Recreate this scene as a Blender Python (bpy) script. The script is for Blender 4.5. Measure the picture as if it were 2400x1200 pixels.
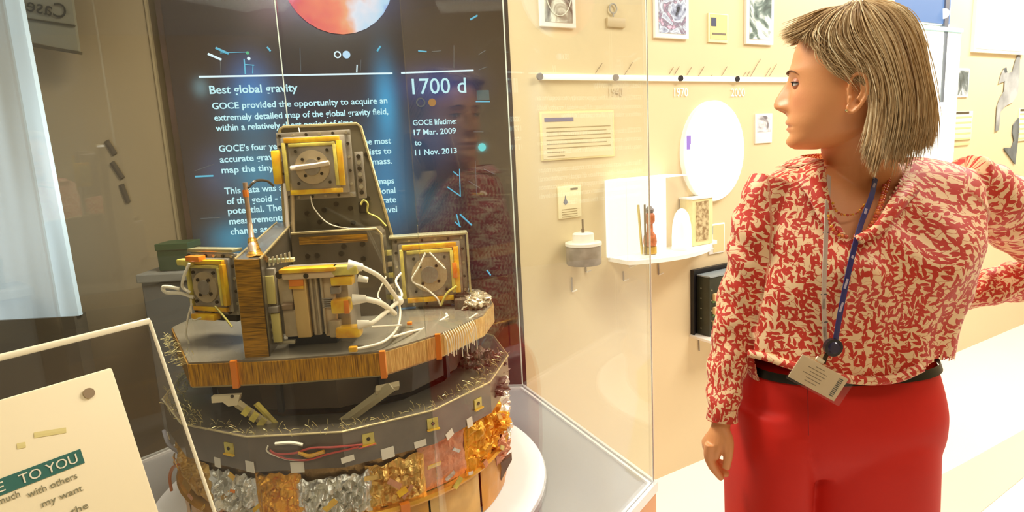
import bpy, bmesh, math, random
import numpy as np
from mathutils import Vector, Matrix, noise
R = math.radians
sc = bpy.context.scene
for o in list(bpy.data.objects):
    bpy.data.objects.remove(o)
rnd = random.Random(7)

# ------------------------------------------------------------------ camera
F_PX, PITCH, ROLL, EYE = 1500.0, math.atan(259 / 1500.0), R(3.0), 1.48
DN = Vector((math.sin(ROLL) * math.cos(PITCH), math.cos(ROLL) * math.cos(PITCH), math.sin(PITCH)))
FW = Vector((0, 0, 1)) - DN * DN.z
FW.normalize()
RT = DN.cross(FW)
CAM = Vector((0, 0, EYE))
cam_data = bpy.data.cameras.new('camera')
cam_data.sensor_fit = 'HORIZONTAL'
cam_data.sensor_width = 36
cam_data.lens = 36 * F_PX / 2400
cam_data.clip_start = 0.05
cam = bpy.data.objects.new('camera', cam_data)
sc.collection.objects.link(cam)
def cam2w(x, y, z):      # camera axes: x right, y down, z forward
    c = Vector((x, y, z))
    return Vector((c.dot(RT), c.dot(FW), -c.dot(DN)))
cx, cy, cz = cam2w(1, 0, 0), cam2w(0, -1, 0), cam2w(0, 0, -1)
cam.matrix_world = Matrix(((cx.x, cy.x, cz.x, 0), (cx.y, cy.y, cz.y, 0), (cx.z, cy.z, cz.z, EYE), (0, 0, 0, 1)))
sc.camera = cam

# ------------------------------------------------------------------ world, lights, exposure
w = bpy.data.worlds.new('world')
sc.world = w
w.use_nodes = True
w.node_tree.nodes['Background'].inputs[0].default_value = (1.0, 0.93, 0.82, 1)
w.node_tree.nodes['Background'].inputs[1].default_value = 0.25
sc.view_settings.view_transform = 'Standard'
sc.view_settings.look = 'None'
sc.view_settings.gamma = 1
sc.view_settings.use_curve_mapping = False
sc.view_settings.exposure = 0.0
sc.cycles.use_denoising = True
sc.cycles.transparent_max_bounces = 24
sc.cycles.max_bounces = 8
sc.cycles.sample_clamp_indirect = 6

def area(name, loc, target, size, power, col=(1, 0.92, 0.8), size_y=None, spread=180):
    l = bpy.data.lights.new(name, 'AREA')
    l.shape = 'RECTANGLE'
    l.size = size
    l.size_y = size_y or size
    l.energy = power
    l.color = col
    l.spread = R(spread)
    o = bpy.data.objects.new(name, l)
    sc.collection.objects.link(o)
    o.location = loc
    o.rotation_euler = (Vector(target) - Vector(loc)).to_track_quat('-Z', 'Y').to_euler()
    return o
WU = Vector((0.8557, 0.5174, 0))      # along the timeline wall
WN = Vector((0.5174, -0.8557, 0))     # out of that wall into the room
W0 = Vector((0.03, 2.27, 0))
def wp(s, z, off=0.0):
    p = W0 + WU * s + WN * off
    return Vector((p.x, p.y, z))
area('wall_washer', wp(1.7, 3.0, 0.9), wp(1.6, 1.0, 0), 2.6, 15, (1, 0.94, 0.84), size_y=0.25)
area('wall_washer', wp(4.3, 3.0, 0.9), wp(4.2, 1.0, 0), 2.4, 95, (1, 0.97, 0.93), size_y=0.3)
area('hall_light', (2.4, 1.6, 3.05), (2.3, 1.8, 0), 1.6, 75, (1, 0.95, 0.88), size_y=1.0)
area('hall_light', (0.3, -0.6, 3.05), (0.6, 0.8, 1.0), 1.2, 24, size_y=0.8)
area('case_light', (-0.42, 1.55, 2.36), (-0.42, 1.6, 0), 0.5, 40, (1, 0.93, 0.82), size_y=0.4)

# ------------------------------------------------------------------ pixel frame of the photograph to places in the room
def ray(px, py):
    return cam2w(px - 1200, py - 600, F_PX)
def aty(px, py, Y):
    r = ray(px, py)
    return CAM + r * (Y / r.y)
def atz(px, py, z):
    r = ray(px, py)
    return CAM + r * ((z - EYE) / r.z)
def atp(px, py, p0, n):
    r = ray(px, py)
    return CAM + r * ((Vector(p0) - CAM).dot(n) / r.dot(n))
def atw(px, py, off=0.0):
    return atp(px, py, W0 + WN * off, WN)

# ------------------------------------------------------------------ materials
MATS = {}
def srgb(c):
    return tuple((v / 255 / 12.92) if v / 255 <= 0.04045 else ((v / 255 + 0.055) / 1.055) ** 2.4 for v in c) + (1,)
def mat(name, col, rough=0.5, metal=0.0, spec=0.5, noise_amt=0.0, noise_scale=20, bump=0.0, bump_scale=60, emit=None, emit_s=0, coat=0, col2=None, alpha=None, trans=0, sss=0):
    if name in MATS:
        return MATS[name]
    m = bpy.data.materials.new(name)
    m.use_nodes = True
    nt = m.node_tree
    b = nt.nodes['Principled BSDF']
    b.inputs['Base Color'].default_value = srgb(col)
    b.inputs['Roughness'].default_value = rough
    b.inputs['Metallic'].default_value = metal
    b.inputs['Specular IOR Level'].default_value = spec
    b.inputs['Coat Weight'].default_value = coat
    if trans: b.inputs['Transmission Weight'].default_value = trans
    if sss:
        b.inputs['Subsurface Weight'].default_value = sss
        b.inputs['Subsurface Radius'].default_value = (0.012, 0.005, 0.003)
    tc = nt.nodes.new('ShaderNodeTexCoord')
    if noise_amt or col2:
        n = nt.nodes.new('ShaderNodeTexNoise')
        n.inputs['Scale'].default_value = noise_scale
        n.inputs['Detail'].default_value = 5
        nt.links.new(tc.outputs['Object'], n.inputs['Vector'])
        mx = nt.nodes.new('ShaderNodeMix')
        mx.data_type = 'RGBA'
        c = srgb(col)
        k = 1 - noise_amt
        mx.inputs[6].default_value = c
        mx.inputs[7].default_value = srgb(col2) if col2 else (c[0] * k, c[1] * k, c[2] * k, 1)
        cr = nt.nodes.new('ShaderNodeMapRange')
        cr.inputs[1].default_value = 0.38
        cr.inputs[2].default_value = 0.62
        nt.links.new(n.outputs['Fac'], cr.inputs[0])
        nt.links.new(cr.outputs[0], mx.inputs[0])
        nt.links.new(mx.outputs[2], b.inputs['Base Color'])
    if bump:
        n2 = nt.nodes.new('ShaderNodeTexNoise')
        n2.inputs['Scale'].default_value = bump_scale
        n2.inputs['Detail'].default_value = 4
        nt.links.new(tc.outputs['Object'], n2.inputs['Vector'])
        bp = nt.nodes.new('ShaderNodeBump')
        bp.inputs['Strength'].default_value = bump
        bp.inputs['Distance'].default_value = 0.004
        nt.links.new(n2.outputs['Fac'], bp.inputs['Height'])
        nt.links.new(bp.outputs[0], b.inputs['Normal'])
    if emit:
        b.inputs['Emission Color'].default_value = srgb(emit)
        b.inputs['Emission Strength'].default_value = emit_s
    MATS[name] = m
    return m
def glass_mat(name, tint=(1, 1, 1), refl=1.0, ior=1.45, rough=0.0):
    m = bpy.data.materials.new(name)
    m.use_nodes = True
    nt = m.node_tree
    nt.nodes.clear()
    out = nt.nodes.new('ShaderNodeOutputMaterial')
    mx = nt.nodes.new('ShaderNodeMixShader')
    tr = nt.nodes.new('ShaderNodeBsdfTransparent')
    tr.inputs[0].default_value = (*tint, 1)
    gl = nt.nodes.new('ShaderNodeBsdfGlossy')
    gl.inputs['Roughness'].default_value = rough
    gl.inputs['Color'].default_value = (refl, refl, refl, 1)
    lw = nt.nodes.new('ShaderNodeLayerWeight')       # Schlick reflectance, the same from both faces of the pane
    lw.inputs[0].default_value = 0.5
    pw = nt.nodes.new('ShaderNodeMath'); pw.operation = 'POWER'; pw.inputs[1].default_value = 5
    ma = nt.nodes.new('ShaderNodeMath'); ma.operation = 'MULTIPLY_ADD'
    f0 = ((ior - 1) / (ior + 1)) ** 2
    ma.inputs[1].default_value = 1 - f0; ma.inputs[2].default_value = f0
    nt.links.new(lw.outputs['Facing'], pw.inputs[0]); nt.links.new(pw.outputs[0], ma.inputs[0]); nt.links.new(ma.outputs[0], mx.inputs[0])
    nt.links.new(tr.outputs[0], mx.inputs[1])
    nt.links.new(gl.outputs[0], mx.inputs[2])
    nt.links.new(mx.outputs[0], out.inputs[0])
    MATS[name] = m
    return m
def emat(name, col, s):
    return mat(name, (10, 10, 10), emit=col, emit_s=s, rough=0.6)

# ------------------------------------------------------------------ mesh helpers
class MB:
    def __init__(self):
        self.v = []; self.f = []
    def add(self, vs, fs):
        n = len(self.v)
        self.v += [tuple(p) for p in vs]
        self.f += [tuple(i + n for i in f) for f in fs]
        return self
    def box(self, c, sx, sy, sz, M=None, bev=0.0):
        c = Vector(c)
        M = M or Matrix.Identity(3)
        if bev <= 0:
            vs = [c + M @ Vector((x * sx / 2, y * sy / 2, z * sz / 2)) for x in (-1, 1) for y in (-1, 1) for z in (-1, 1)]
            return self.add(vs, [(0, 1, 3, 2), (4, 6, 7, 5), (0, 4, 5, 1), (2, 3, 7, 6), (0, 2, 6, 4), (1, 5, 7, 3)])
        bm = bmesh.new()
        bmesh.ops.create_cube(bm, size=1)
        for v in bm.verts:
            v.co = Vector((v.co.x * sx, v.co.y * sy, v.co.z * sz))
        bmesh.ops.bevel(bm, geom=list(bm.edges), offset=min(bev, min(sx, sy, sz) * 0.45), segments=2, affect='EDGES', profile=0.5)
        vs = [c + M @ v.co for v in bm.verts]
        fs = [tuple(v.index for v in f.verts) for f in bm.faces]
        bm.free()
        return self.add(vs, fs)
    def tube(self, pts, r, seg=8, cap=True, flat=1.0, up=None):
        pts = [Vector(p) for p in pts]
        n = len(pts)
        rs = r if isinstance(r, (list, tuple)) else [r] * n
        vs = []; fs = []
        prev = None
        for i in range(n):
            t = (pts[min(i + 1, n - 1)] - pts[max(i - 1, 0)])
            if t.length < 1e-9: t = Vector((0, 0, 1))
            t.normalize()
            if prev is None:
                a = Vector(up) if up is not None else (Vector((0, 0, 1)) if abs(t.z) < 0.9 else Vector((1, 0, 0)))
            else:
                a = prev
            s = (a - t * a.dot(t))
            if s.length < 1e-6: s = t.orthogonal()
            s.normalize()
            prev = s
            b = t.cross(s)
            for k in range(seg):
                an = 2 * math.pi * k / seg
                vs.append(pts[i] + s * (math.cos(an) * rs[i] * flat) + b * (math.sin(an) * rs[i]))
        for i in range(n - 1):
            for k in range(seg):
                k2 = (k + 1) % seg
                fs.append((i * seg + k, i * seg + k2, (i + 1) * seg + k2, (i + 1) * seg + k))
        if cap:
            fs.append(tuple(range(seg - 1, -1, -1)))
            fs.append(tuple((n - 1) * seg + k for k in range(seg)))
        return self.add(vs, fs)
    def cyl(self, a, b, r, seg=16, r2=None):
        return self.tube([a, b], [r, r if r2 is None else r2], seg)
    def prism(self, pts, ext):
        ext = Vector(ext)
        n = len(pts)
        vs = [Vector(p) for p in pts] + [Vector(p) + ext for p in pts]
        fs = [tuple(range(n - 1, -1, -1)), tuple(range(n, 2 * n))]
        fs += [(i, (i + 1) % n, (i + 1) % n + n, i + n) for i in range(n)]
        return self.add(vs, fs)
    def rings(self, rings, cap=True, closed=True):
        m = len(rings[0]); n = len(rings)
        vs = [p for r in rings for p in r]
        fs = []
        kk = m if closed else m - 1
        for i in range(n - 1):
            for k in range(kk):
                k2 = (k + 1) % m
                fs.append((i * m + k, i * m + k2, (i + 1) * m + k2, (i + 1) * m + k))
        if cap and closed:
            fs.append(tuple(range(m - 1, -1, -1)))
            fs.append(tuple((n - 1) * m + k for k in range(m)))
        return self.add(vs, fs)
    def sphere(self, c, r, seg=16, rg=10, sc3=(1, 1, 1), M=None):
        c = Vector(c); M = M or Matrix.Identity(3)
        rings = []
        for i in range(rg + 1):
            ph = math.pi * (0.02 + 0.96 * i / rg)
            rings.append([c + M @ Vector((math.sin(ph) * math.cos(2 * math.pi * k / seg) * r * sc3[0], math.sin(ph) * math.sin(2 * math.pi * k / seg) * r * sc3[1], math.cos(ph) * r * sc3[2])) for k in range(seg)])
        return self.rings(rings)
    def mesh(self, name):
        me = bpy.data.meshes.new(name)
        me.from_pydata(self.v, [], self.f)
        bm = bmesh.new(); bm.from_mesh(me)
        bmesh.ops.recalc_face_normals(bm, faces=bm.faces)
        bm.to_mesh(me); bm.free()
        return me
def link(name, me, m=None, parent=None, smooth=None):
    o = bpy.data.objects.new(name, me)
    sc.collection.objects.link(o)
    if m is not None:
        me.materials.clear()
        me.materials.append(m)
    if parent is not None:
        o.parent = parent
        o.matrix_parent_inverse = parent.matrix_world.inverted()
    if smooth is not None and hasattr(me, 'polygons'):
        if smooth >= 180:
            me.polygons.foreach_set('use_smooth', [True] * len(me.polygons))
        elif smooth > 0:
            me.polygons.foreach_set('use_smooth', [True] * len(me.polygons))
            bm = bmesh.new(); bm.from_mesh(me)
            for e in bm.edges:
                if len(e.link_faces) == 2 and e.calc_face_angle(0) > R(smooth):
                    e.smooth = False
            bm.to_mesh(me); bm.free()
    return o
def obj(name, mb, m, parent=None, smooth=35, kind=None):
    o = link(name, mb.mesh(name), m, parent, smooth)
    if kind: o['kind'] = kind
    return o
def tag(o, label=None, cat=None, group=None, kind=None):
    if label: o['label'] = label
    if cat: o['category'] = cat
    if group: o['group'] = group
    if kind: o['kind'] = kind
    return o
def thing(name, label, cat, loc=(0, 0, 0), group=None):
    o = bpy.data.objects.new(name, None)
    sc.collection.objects.link(o)
    o.empty_display_size = 0.05
    o.matrix_world = Matrix.Translation(Vector(loc))
    return tag(o, label, cat, group)
def curve_pts(ctrl, n=8):
    P = [Vector(p) for p in ctrl]
    P = [P[0] * 2 - P[1]] + P + [P[-1] * 2 - P[-2]]
    out = []
    for i in range(1, len(P) - 2):
        for k in range(n):
            t = k / n
            a, b, c, d = P[i - 1], P[i], P[i + 1], P[i + 2]
            out.append(0.5 * ((2 * b) + (c - a) * t + (2 * a - 5 * b + 4 * c - d) * t * t + (3 * b - a - 3 * c + d) * t ** 3))
    out.append(P[-2])
    return out
_tc = {}
def text_mesh(s, extrude=0.0, bold=0.0):
    cu = bpy.data.curves.new('txt', 'FONT')
    cu.body = s
    cu.size = 1
    cu.extrude = extrude
    cu.resolution_u = 3
    cu.offset = bold
    o = bpy.data.objects.new('txt', cu)
    sc.collection.objects.link(o)
    dg = bpy.context.evaluated_depsgraph_get()
    dg.update()
    me = bpy.data.meshes.new_from_object(o.evaluated_get(dg))
    bpy.data.objects.remove(o)
    bpy.data.curves.remove(cu)
    return me
def text_on(name, s, origin, u, v, width, cap, m, parent, thick=0.0008, mirror=False, bold=0.0):
    """lettering on a plane: origin = baseline left, u right, v up, width and cap height in metres"""
    me = text_mesh(s, 0.5, bold)
    xs = [p.co.x for p in me.vertices]
    x0, x1 = min(xs), max(xs)
    kx = width / (x1 - x0); ky = cap / 0.70
    u = Vector(u).normalized(); v = Vector(v).normalized(); n = u.cross(v)
    for p in me.vertices:
        x = (p.co.x - x0) * kx
        if mirror: x = width - x
        p.co = Vector(origin) + u * x + v * (p.co.y * ky) + n * (p.co.z * thick + thick)
    return link(name, me, m, parent)
def fuse(mb, voxel, smooth_it=3, factor=0.5):
    me = mb.mesh('fuse')
    o = bpy.data.objects.new('fuse', me)
    sc.collection.objects.link(o)
    md = o.modifiers.new('r', 'REMESH'); md.mode = 'VOXEL'; md.voxel_size = voxel
    if smooth_it:
        s = o.modifiers.new('s', 'SMOOTH'); s.factor = factor; s.iterations = smooth_it
    dg = bpy.context.evaluated_depsgraph_get(); dg.update()
    out = bpy.data.meshes.new_from_object(o.evaluated_get(dg))
    bpy.data.objects.remove(o)
    return out
def lerp_tab(tab, y):
    if y <= tab[0][0]: return tab[0][1]
    for (a, va), (b, vb) in zip(tab, tab[1:]):
        if y <= b: return va + (vb - va) * (y - a) / (b - a)
    return tab[-1][1]
def smooth_tab(tab, y):
    ys = [t[0] for t in tab]; vs = [t[1] for t in tab]
    if y <= ys[0]: return vs[0]
    if y >= ys[-1]: return vs[-1]
    i = max(k for k in range(len(ys)) if ys[k] <= y)
    i = min(i, len(ys) - 2)
    def slope(k):
        if k <= 0 or k >= len(ys) - 1:
            k2 = min(max(k, 0), len(ys) - 2)
            return (vs[k2 + 1] - vs[k2]) / (ys[k2 + 1] - ys[k2])
        a = (vs[k] - vs[k - 1]) / (ys[k] - ys[k - 1]); b = (vs[k + 1] - vs[k]) / (ys[k + 1] - ys[k])
        return 0 if a * b <= 0 else 2 * a * b / (a + b)
    h = ys[i + 1] - ys[i]; t = (y - ys[i]) / h
    m0, m1 = slope(i) * h, slope(i + 1) * h
    return (2 * t**3 - 3 * t**2 + 1) * vs[i] + (t**3 - 2 * t**2 + t) * m0 + (-2 * t**3 + 3 * t**2) * vs[i + 1] + (t**3 - t**2) * m1
# ------------------------------------------------------------------ room shell
M_wall = mat('cream_wall_paint', (226, 206, 164), 0.45, noise_amt=0.03, noise_scale=1.5, spec=0.4)
M_shaded_beige = mat('shaded_beige_wall', (150, 128, 98), 0.6, noise_amt=0.06, noise_scale=2)  # beige wall, its shade put into a darker colour
M_floor = mat('pale_polished_floor', (240, 232, 220), 0.12, spec=0.5, noise_amt=0.04, noise_scale=1)
M_ceil = mat('ceiling_paint', (200, 196, 188), 0.8)
def struct(name, mb, m, smooth=0):
    return tag(obj(name, mb, m, None, smooth), kind='structure')
struct('floor', MB().box((1.2, 1.6, -0.05), 12.4, 9.4, 0.1), M_floor)
struct('ceiling', MB().box((1.2, 1.6, 3.15), 12.4, 9.4, 0.1), M_ceil)
def wallseg(name, a, b, m, z0=0, z1=3.1, t=0.1, side=1):
    a = Vector(a); b = Vector(b); d = (b - a).normalized(); n = Vector((-d.y, d.x, 0)) * side
    return struct(name, MB().prism([(a.x, a.y, z0), (b.x, b.y, z0), (b.x + n.x * t, b.y + n.y * t, z0), (a.x + n.x * t, a.y + n.y * t, z0)], (0, 0, z1 - z0)), m)
_q = [W0, wp(6.7, 0), wp(6.7, 0, -0.1), wp(0.13, 0, -0.1)]
struct('wall_right', MB().prism([(p.x, p.y, 0) for p in _q], (0, 0, 3.1)), M_wall)
wallseg('wall_east', (6.3, 5.9, 0), (6.3, -3.0, 0), M_wall)
wallseg('wall_front', (7, -3.0, 0), (-5, -3.0, 0), M_wall)
wallseg('wall_west', (-4.9, -3, 0), (-4.9, 3, 0), M_shaded_beige)
# the dark display panel plane
PU = Vector((0.9676, 0.2526, 0)).normalized(); PN = Vector((PU.y, -PU.x, 0)); P0 = Vector((0.03, 2.62, 0))
def atpan(px, py, off=0.0):
    return atp(px, py, P0 + PN * off, PN)
pl = atpan(431, 500); plx = pl.copy(); plx.z = 0
wl_y = 2.33
cor = aty(402, 420, wl_y)
wallseg('wall_left', (-5, wl_y, 0), (cor.x, wl_y, 0), M_shaded_beige, side=1)
M_shaded_reveal = mat('shaded_reveal', (92, 76, 58), 0.5)  # shade of the wall corner put into a darker brown
wallseg('trim_1', (cor.x, wl_y + 0.012, 0), (plx.x - 0.01, wl_y + 0.012, 0), M_shaded_reveal, t=0.09)
tag(obj('trim_2', MB().box((cor.x, wl_y - 0.004, 1.55), 0.008, 0.01, 3.1), mat('edge_trim', (150, 130, 100), 0.4), None, 0), kind='structure')
# three dark slots in the shaded beige wall
slots = thing('wall_slot_plate', 'three dark slanting slots one above the other on the shaded beige wall at left', 'wall plate', aty(275, 400, wl_y - 0.002))
for a, b in (((249, 330), (269, 362)), ((262, 380), (287, 418)), ((284, 432), (300, 474))):
    A = aty(*a, wl_y - 0.004); B = aty(*b, wl_y - 0.004)
    obj('slot', MB().tube([A, B], 0.011, 6, flat=0.25, up=(0, 1, 0)), mat('slot_dark', (78, 64, 50), 0.7), slots, 0)
# mirrored sign top left: a reflection in glass modelled as a solid plate
sg = thing('sign_reflection', 'reflection of a sign, modelled as a grey plate with mirror-written letters at top left of the shaded beige wall', 'sign', aty(110, 60, 2.22))
a, b, c2, d2 = aty(-60, -80, 2.22), aty(160, -60, 2.22), aty(184, 122, 2.22), aty(40, 92, 2.22)
n_ = Vector((0, 0.012, 0))
obj('reflected_board', MB().prism([a, b, c2, aty(-38, 76, 2.22)], n_), mat('sign_grey', (124, 116, 98), 0.5), sg, 0)
obj('sign_ledge', MB().prism([aty(-40, 26, 2.212), aty(174, 58, 2.212), aty(174, 61, 2.212), aty(-40, 29, 2.212)], (0, 0.008, 0)), mat('sign_line', (66, 58, 44), 0.6), sg, 0)
obj('sign_edge', MB().prism([aty(-30, 84, 2.21), aty(184, 120, 2.21), aty(184, 127, 2.21), aty(-30, 92, 2.21)], (0, 0.02, 0)), mat('sign_line', (66, 58, 44), 0.6), sg, 0)
su = (aty(150, 40, 2.215) - aty(30, 16, 2.215)).normalized()
sv = Vector((0, -1, 0)).cross(su) * -1
sv = su.cross(Vector((0, 1, 0))) * -1 if sv.z < 0 else sv
text_on('reflected_lettering', 'Cases', aty(44, 22, 2.215), su, Vector((-su.z, 0, su.x)), (aty(150, 40, 2.215) - aty(40, 16, 2.215)).length, 0.046, mat('sign_letters', (40, 36, 28), 0.6), sg, 0.001, mirror=True)
# far-left brushed column as a flat panel, reflected light painted as glow
M_steel = mat('painted_reflection_glow', (205, 220, 230), 0.35, emit=(215, 232, 245), emit_s=0.5, noise_amt=0)
def paint_reflection():
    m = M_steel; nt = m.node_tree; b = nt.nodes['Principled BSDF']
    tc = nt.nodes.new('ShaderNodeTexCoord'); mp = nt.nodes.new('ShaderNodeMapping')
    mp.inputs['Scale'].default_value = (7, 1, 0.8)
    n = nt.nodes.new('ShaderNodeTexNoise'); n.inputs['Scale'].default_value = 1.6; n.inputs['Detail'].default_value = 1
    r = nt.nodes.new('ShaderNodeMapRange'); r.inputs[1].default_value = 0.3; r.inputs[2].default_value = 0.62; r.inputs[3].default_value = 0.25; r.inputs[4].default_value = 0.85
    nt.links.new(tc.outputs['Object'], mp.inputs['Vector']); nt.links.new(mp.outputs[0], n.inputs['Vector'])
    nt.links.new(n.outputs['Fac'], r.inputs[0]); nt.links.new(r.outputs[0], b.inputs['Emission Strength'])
paint_reflection()
dr = thing('painted_glow_panel', 'tall blue-white panel at the far left edge, reflected light painted in as glow', 'light panel', (-1.75, 2.1, 0))
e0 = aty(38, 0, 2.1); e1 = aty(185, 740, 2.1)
obj('painted_reflection', MB().prism([(e0.x - 0.6, 2.1, 2.6), (e0.x + (e0.x - e1.x) * 0.0 , 2.1, 2.6), (e1.x, 2.1, e1.z), (e1.x - 0.7, 2.1, e1.z)], (0, 0.02, 0)), M_steel, dr, 0)
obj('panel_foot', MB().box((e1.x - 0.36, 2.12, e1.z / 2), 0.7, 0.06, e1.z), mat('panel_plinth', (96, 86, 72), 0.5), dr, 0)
for k, (x0, x1) in enumerate(((8, 78), (84, 176))):
    pass

# ------------------------------------------------------------------ dark display panel with lit text
disp = thing('display_panel', 'tall dark information screen with glowing text about a gravity satellite', 'screen', (-0.5, 2.5, 0))
def screen_material():
    m = bpy.data.materials.new('screen_image'); m.use_nodes = True
    nt = m.node_tree; b = nt.nodes['Principled BSDF']
    b.inputs['Base Color'].default_value = srgb((30, 22, 24)); b.inputs['Roughness'].default_value = 0.25
    at = nt.nodes.new('ShaderNodeAttribute'); at.attribute_name = 'glow'
    nt.links.new(at.outputs['Color'], b.inputs['Emission Color'])
    b.inputs['Emission Strength'].default_value = 1.0
    return m
# picture of the screen: a fine grid whose colour is the displayed image (soft blue glows)
TL, TR_, BR_, BL_ = atpan(431, -200, 0.012), atpan(1255, -200, 0.012), atpan(1255, 1000, 0.012), atpan(440, 1000, 0.012)
sx0 = (pl - P0).dot(PU) + 0.0; sx1 = 0.045
zt, zb = 2.9, 0.05
obj('panel_body', MB().prism([P0 + PU * sx0, P0 + PU * sx1, P0 + PU * sx1 - PN * 0.05, P0 + PU * sx0 - PN * 0.05], (0, 0, 3.0)), mat('panel_maroon', (66, 44, 44), 0.35, noise_amt=0.5, noise_scale=14), disp, 0)
glows = [(590, 200, 45, 60, (0.01, 0.16, 0.5), 1), (590, 260, 60, 60, (0.0, 0.25, 0.45), 0.7), (905, 240, 26, 90, (0.02, 0.4, 0.75), 1), (905, 420, 50, 120, (0.02, 0.25, 0.5), 1),
         (690, 240, 200, 50, (0.004, 0.012, 0.035), 1), (720, 400, 170, 110, (0.003, 0.03, 0.07), 1), (600, 400, 60, 60, (0.02, 0.3, 0.5), 0.8), (640, 500, 60, 60, (0.02, 0.3, 0.5), 0.7), (545, 560, 50, 40, (0.0, 0.35, 0.6), 0.8),
         (1020, 200, 80, 40, (0.02, 0.07, 0.3), 1), (1015, 320, 60, 70, (0.02, 0.08, 0.18), 1), (790, 0, 110, 50, (0.02, 0.04, 0.3), 1), (640, 20, 60, 50, (0.1, 0.02, 0.03), 1),
         (1130, 345, 9, 8, (0.05, 0.8, 0.85), 1), (1000, 480, 60, 50, (0.03, 0.09, 0.12), 1), (505, 410, 40, 60, (0.03, 0.05, 0.12), 1), (470, 205, 18, 22, (0.15, 0.3, 0.35), .8)]
G = 150
s_w = sx1 - 0.05 - (sx0 + 0.02)
vs = []; cols = []
H2 = 230
gl3 = []
for (gx, gy, wx, wy, c, k) in glows:
    p = atpan(gx, gy, 0.004); q = atpan(gx + wx, gy, 0.004); r2 = atpan(gx, gy + wy, 0.004)
    gl3.append(((p - P0).dot(PU), p.z, (q - p).length, (r2 - p).length, c, k * 0.8))
me = bpy.data.meshes.new('screen_surface')
zlo, zhi = 0.95, 2.75
fs = []
for j in range(H2 + 1):
    for i in range(G + 1):
        s = sx0 + 0.02 + s_w * i / G; z = zlo + (zhi - zlo) * j / H2
        p = P0 + PU * s + PN * 0.004
        vs.append((p.x, p.y, z))
        r_, g_, b_ = 0.012, 0.009, 0.012
        for (gs, gz, ws, wz, c, k) in gl3:
            e = math.exp(-((s - gs) / ws) ** 2 - ((z - gz) / wz) ** 2) * k
            r_ += c[0] * e; g_ += c[1] * e; b_ += c[2] * e
        cols += [r_, g_, b_, 1]
for j in range(H2):
    for i in range(G):
        a0 = j * (G + 1) + i
        fs.append((a0, a0 + 1, a0 + G + 2, a0 + G + 1))
me.from_pydata(vs, [], fs)
ca = me.color_attributes.new('glow', 'FLOAT_COLOR', 'POINT'); ca.data.foreach_set('color', cols)
link('screen_surface', me, screen_material(), disp)
M_txt = emat('screen_text_glow', (200, 245, 255), 1.1)
M_cyan = emat('screen_cyan_glow', (90, 200, 235), 0.9)
M_wline = emat('screen_line_glow', (225, 245, 255), 1.2)
M_dimw = emat('screen_dim_glow', (120, 130, 140), 0.4)
ZU = Vector((0, 0, 1))
def scr_text(s, x0, yb, x1, caph, m=M_txt, y1=None):
    A = atpan(x0, yb, 0.008); B = atpan(x1, y1 if y1 else yb - 0.04 * (x1 - x0), 0.008)
    w_ = (B - A).dot(PU)
    cap_m = (atpan(x0, yb - caph, 0.008) - A).z
    return text_on('text_line', s, A, PU, ZU, w_, cap_m, m, disp, 0.0012, bold=0.018 if caph < 30 else 0.004)
TX = [('Best global gravity', 492, 220, 698, 19), ('GOCE provided the opportunity to acquire an', 498, 256, 908, 15),
      ('extremely detailed map of the global gravity field,', 503, 283, 910, 15), ('within a relatively short period of time.', 506, 307, 832, 15),
      ("GOCE's four year mission has provided the most", 514, 356, 917, 15), ('accurate gravity models allowing scientists to', 516, 381, 918, 15),
      ("map the tiny variations in the Earth's mass.", 520, 406, 920, 15), ('This data was also used to create unique maps', 527, 455, 925, 15),
      ('of the geoid - the surface of equal gravitational', 532, 479, 928, 15), ('potential. The geoid supports highly accurate', 535, 502, 930, 15),
      ('measurements of ocean currents and sea level', 538, 526, 932, 15), ('change as well as of the inner Earth.', 541, 550, 860, 15),
      ('1700 d', 967, 221, 1093, 37), ('GOCE lifetime:', 968, 294, 1070, 13), ('17 Mar. 2009', 970, 317, 1069, 13), ('to', 972, 341, 988, 13), ('11 Nov. 2013', 973, 364, 1071, 13)]
for t in TX: scr_text(*t)
def scr_bar(name, a, b, wpx, m):
    A = atpan(*a, 0.008); B = atpan(*b, 0.008); r_ = wpx * 0.5 * 2.4 / 1500
    return obj(name, MB().tube([A, B], r_, 4, flat=0.4, up=PN), m, disp, 0)
scr_bar('glowing_rule', (466, 180), (920, 172), 4, M_wline)
scr_bar('glowing_rule', (940, 171), (1110, 165), 4, M_wline)
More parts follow.
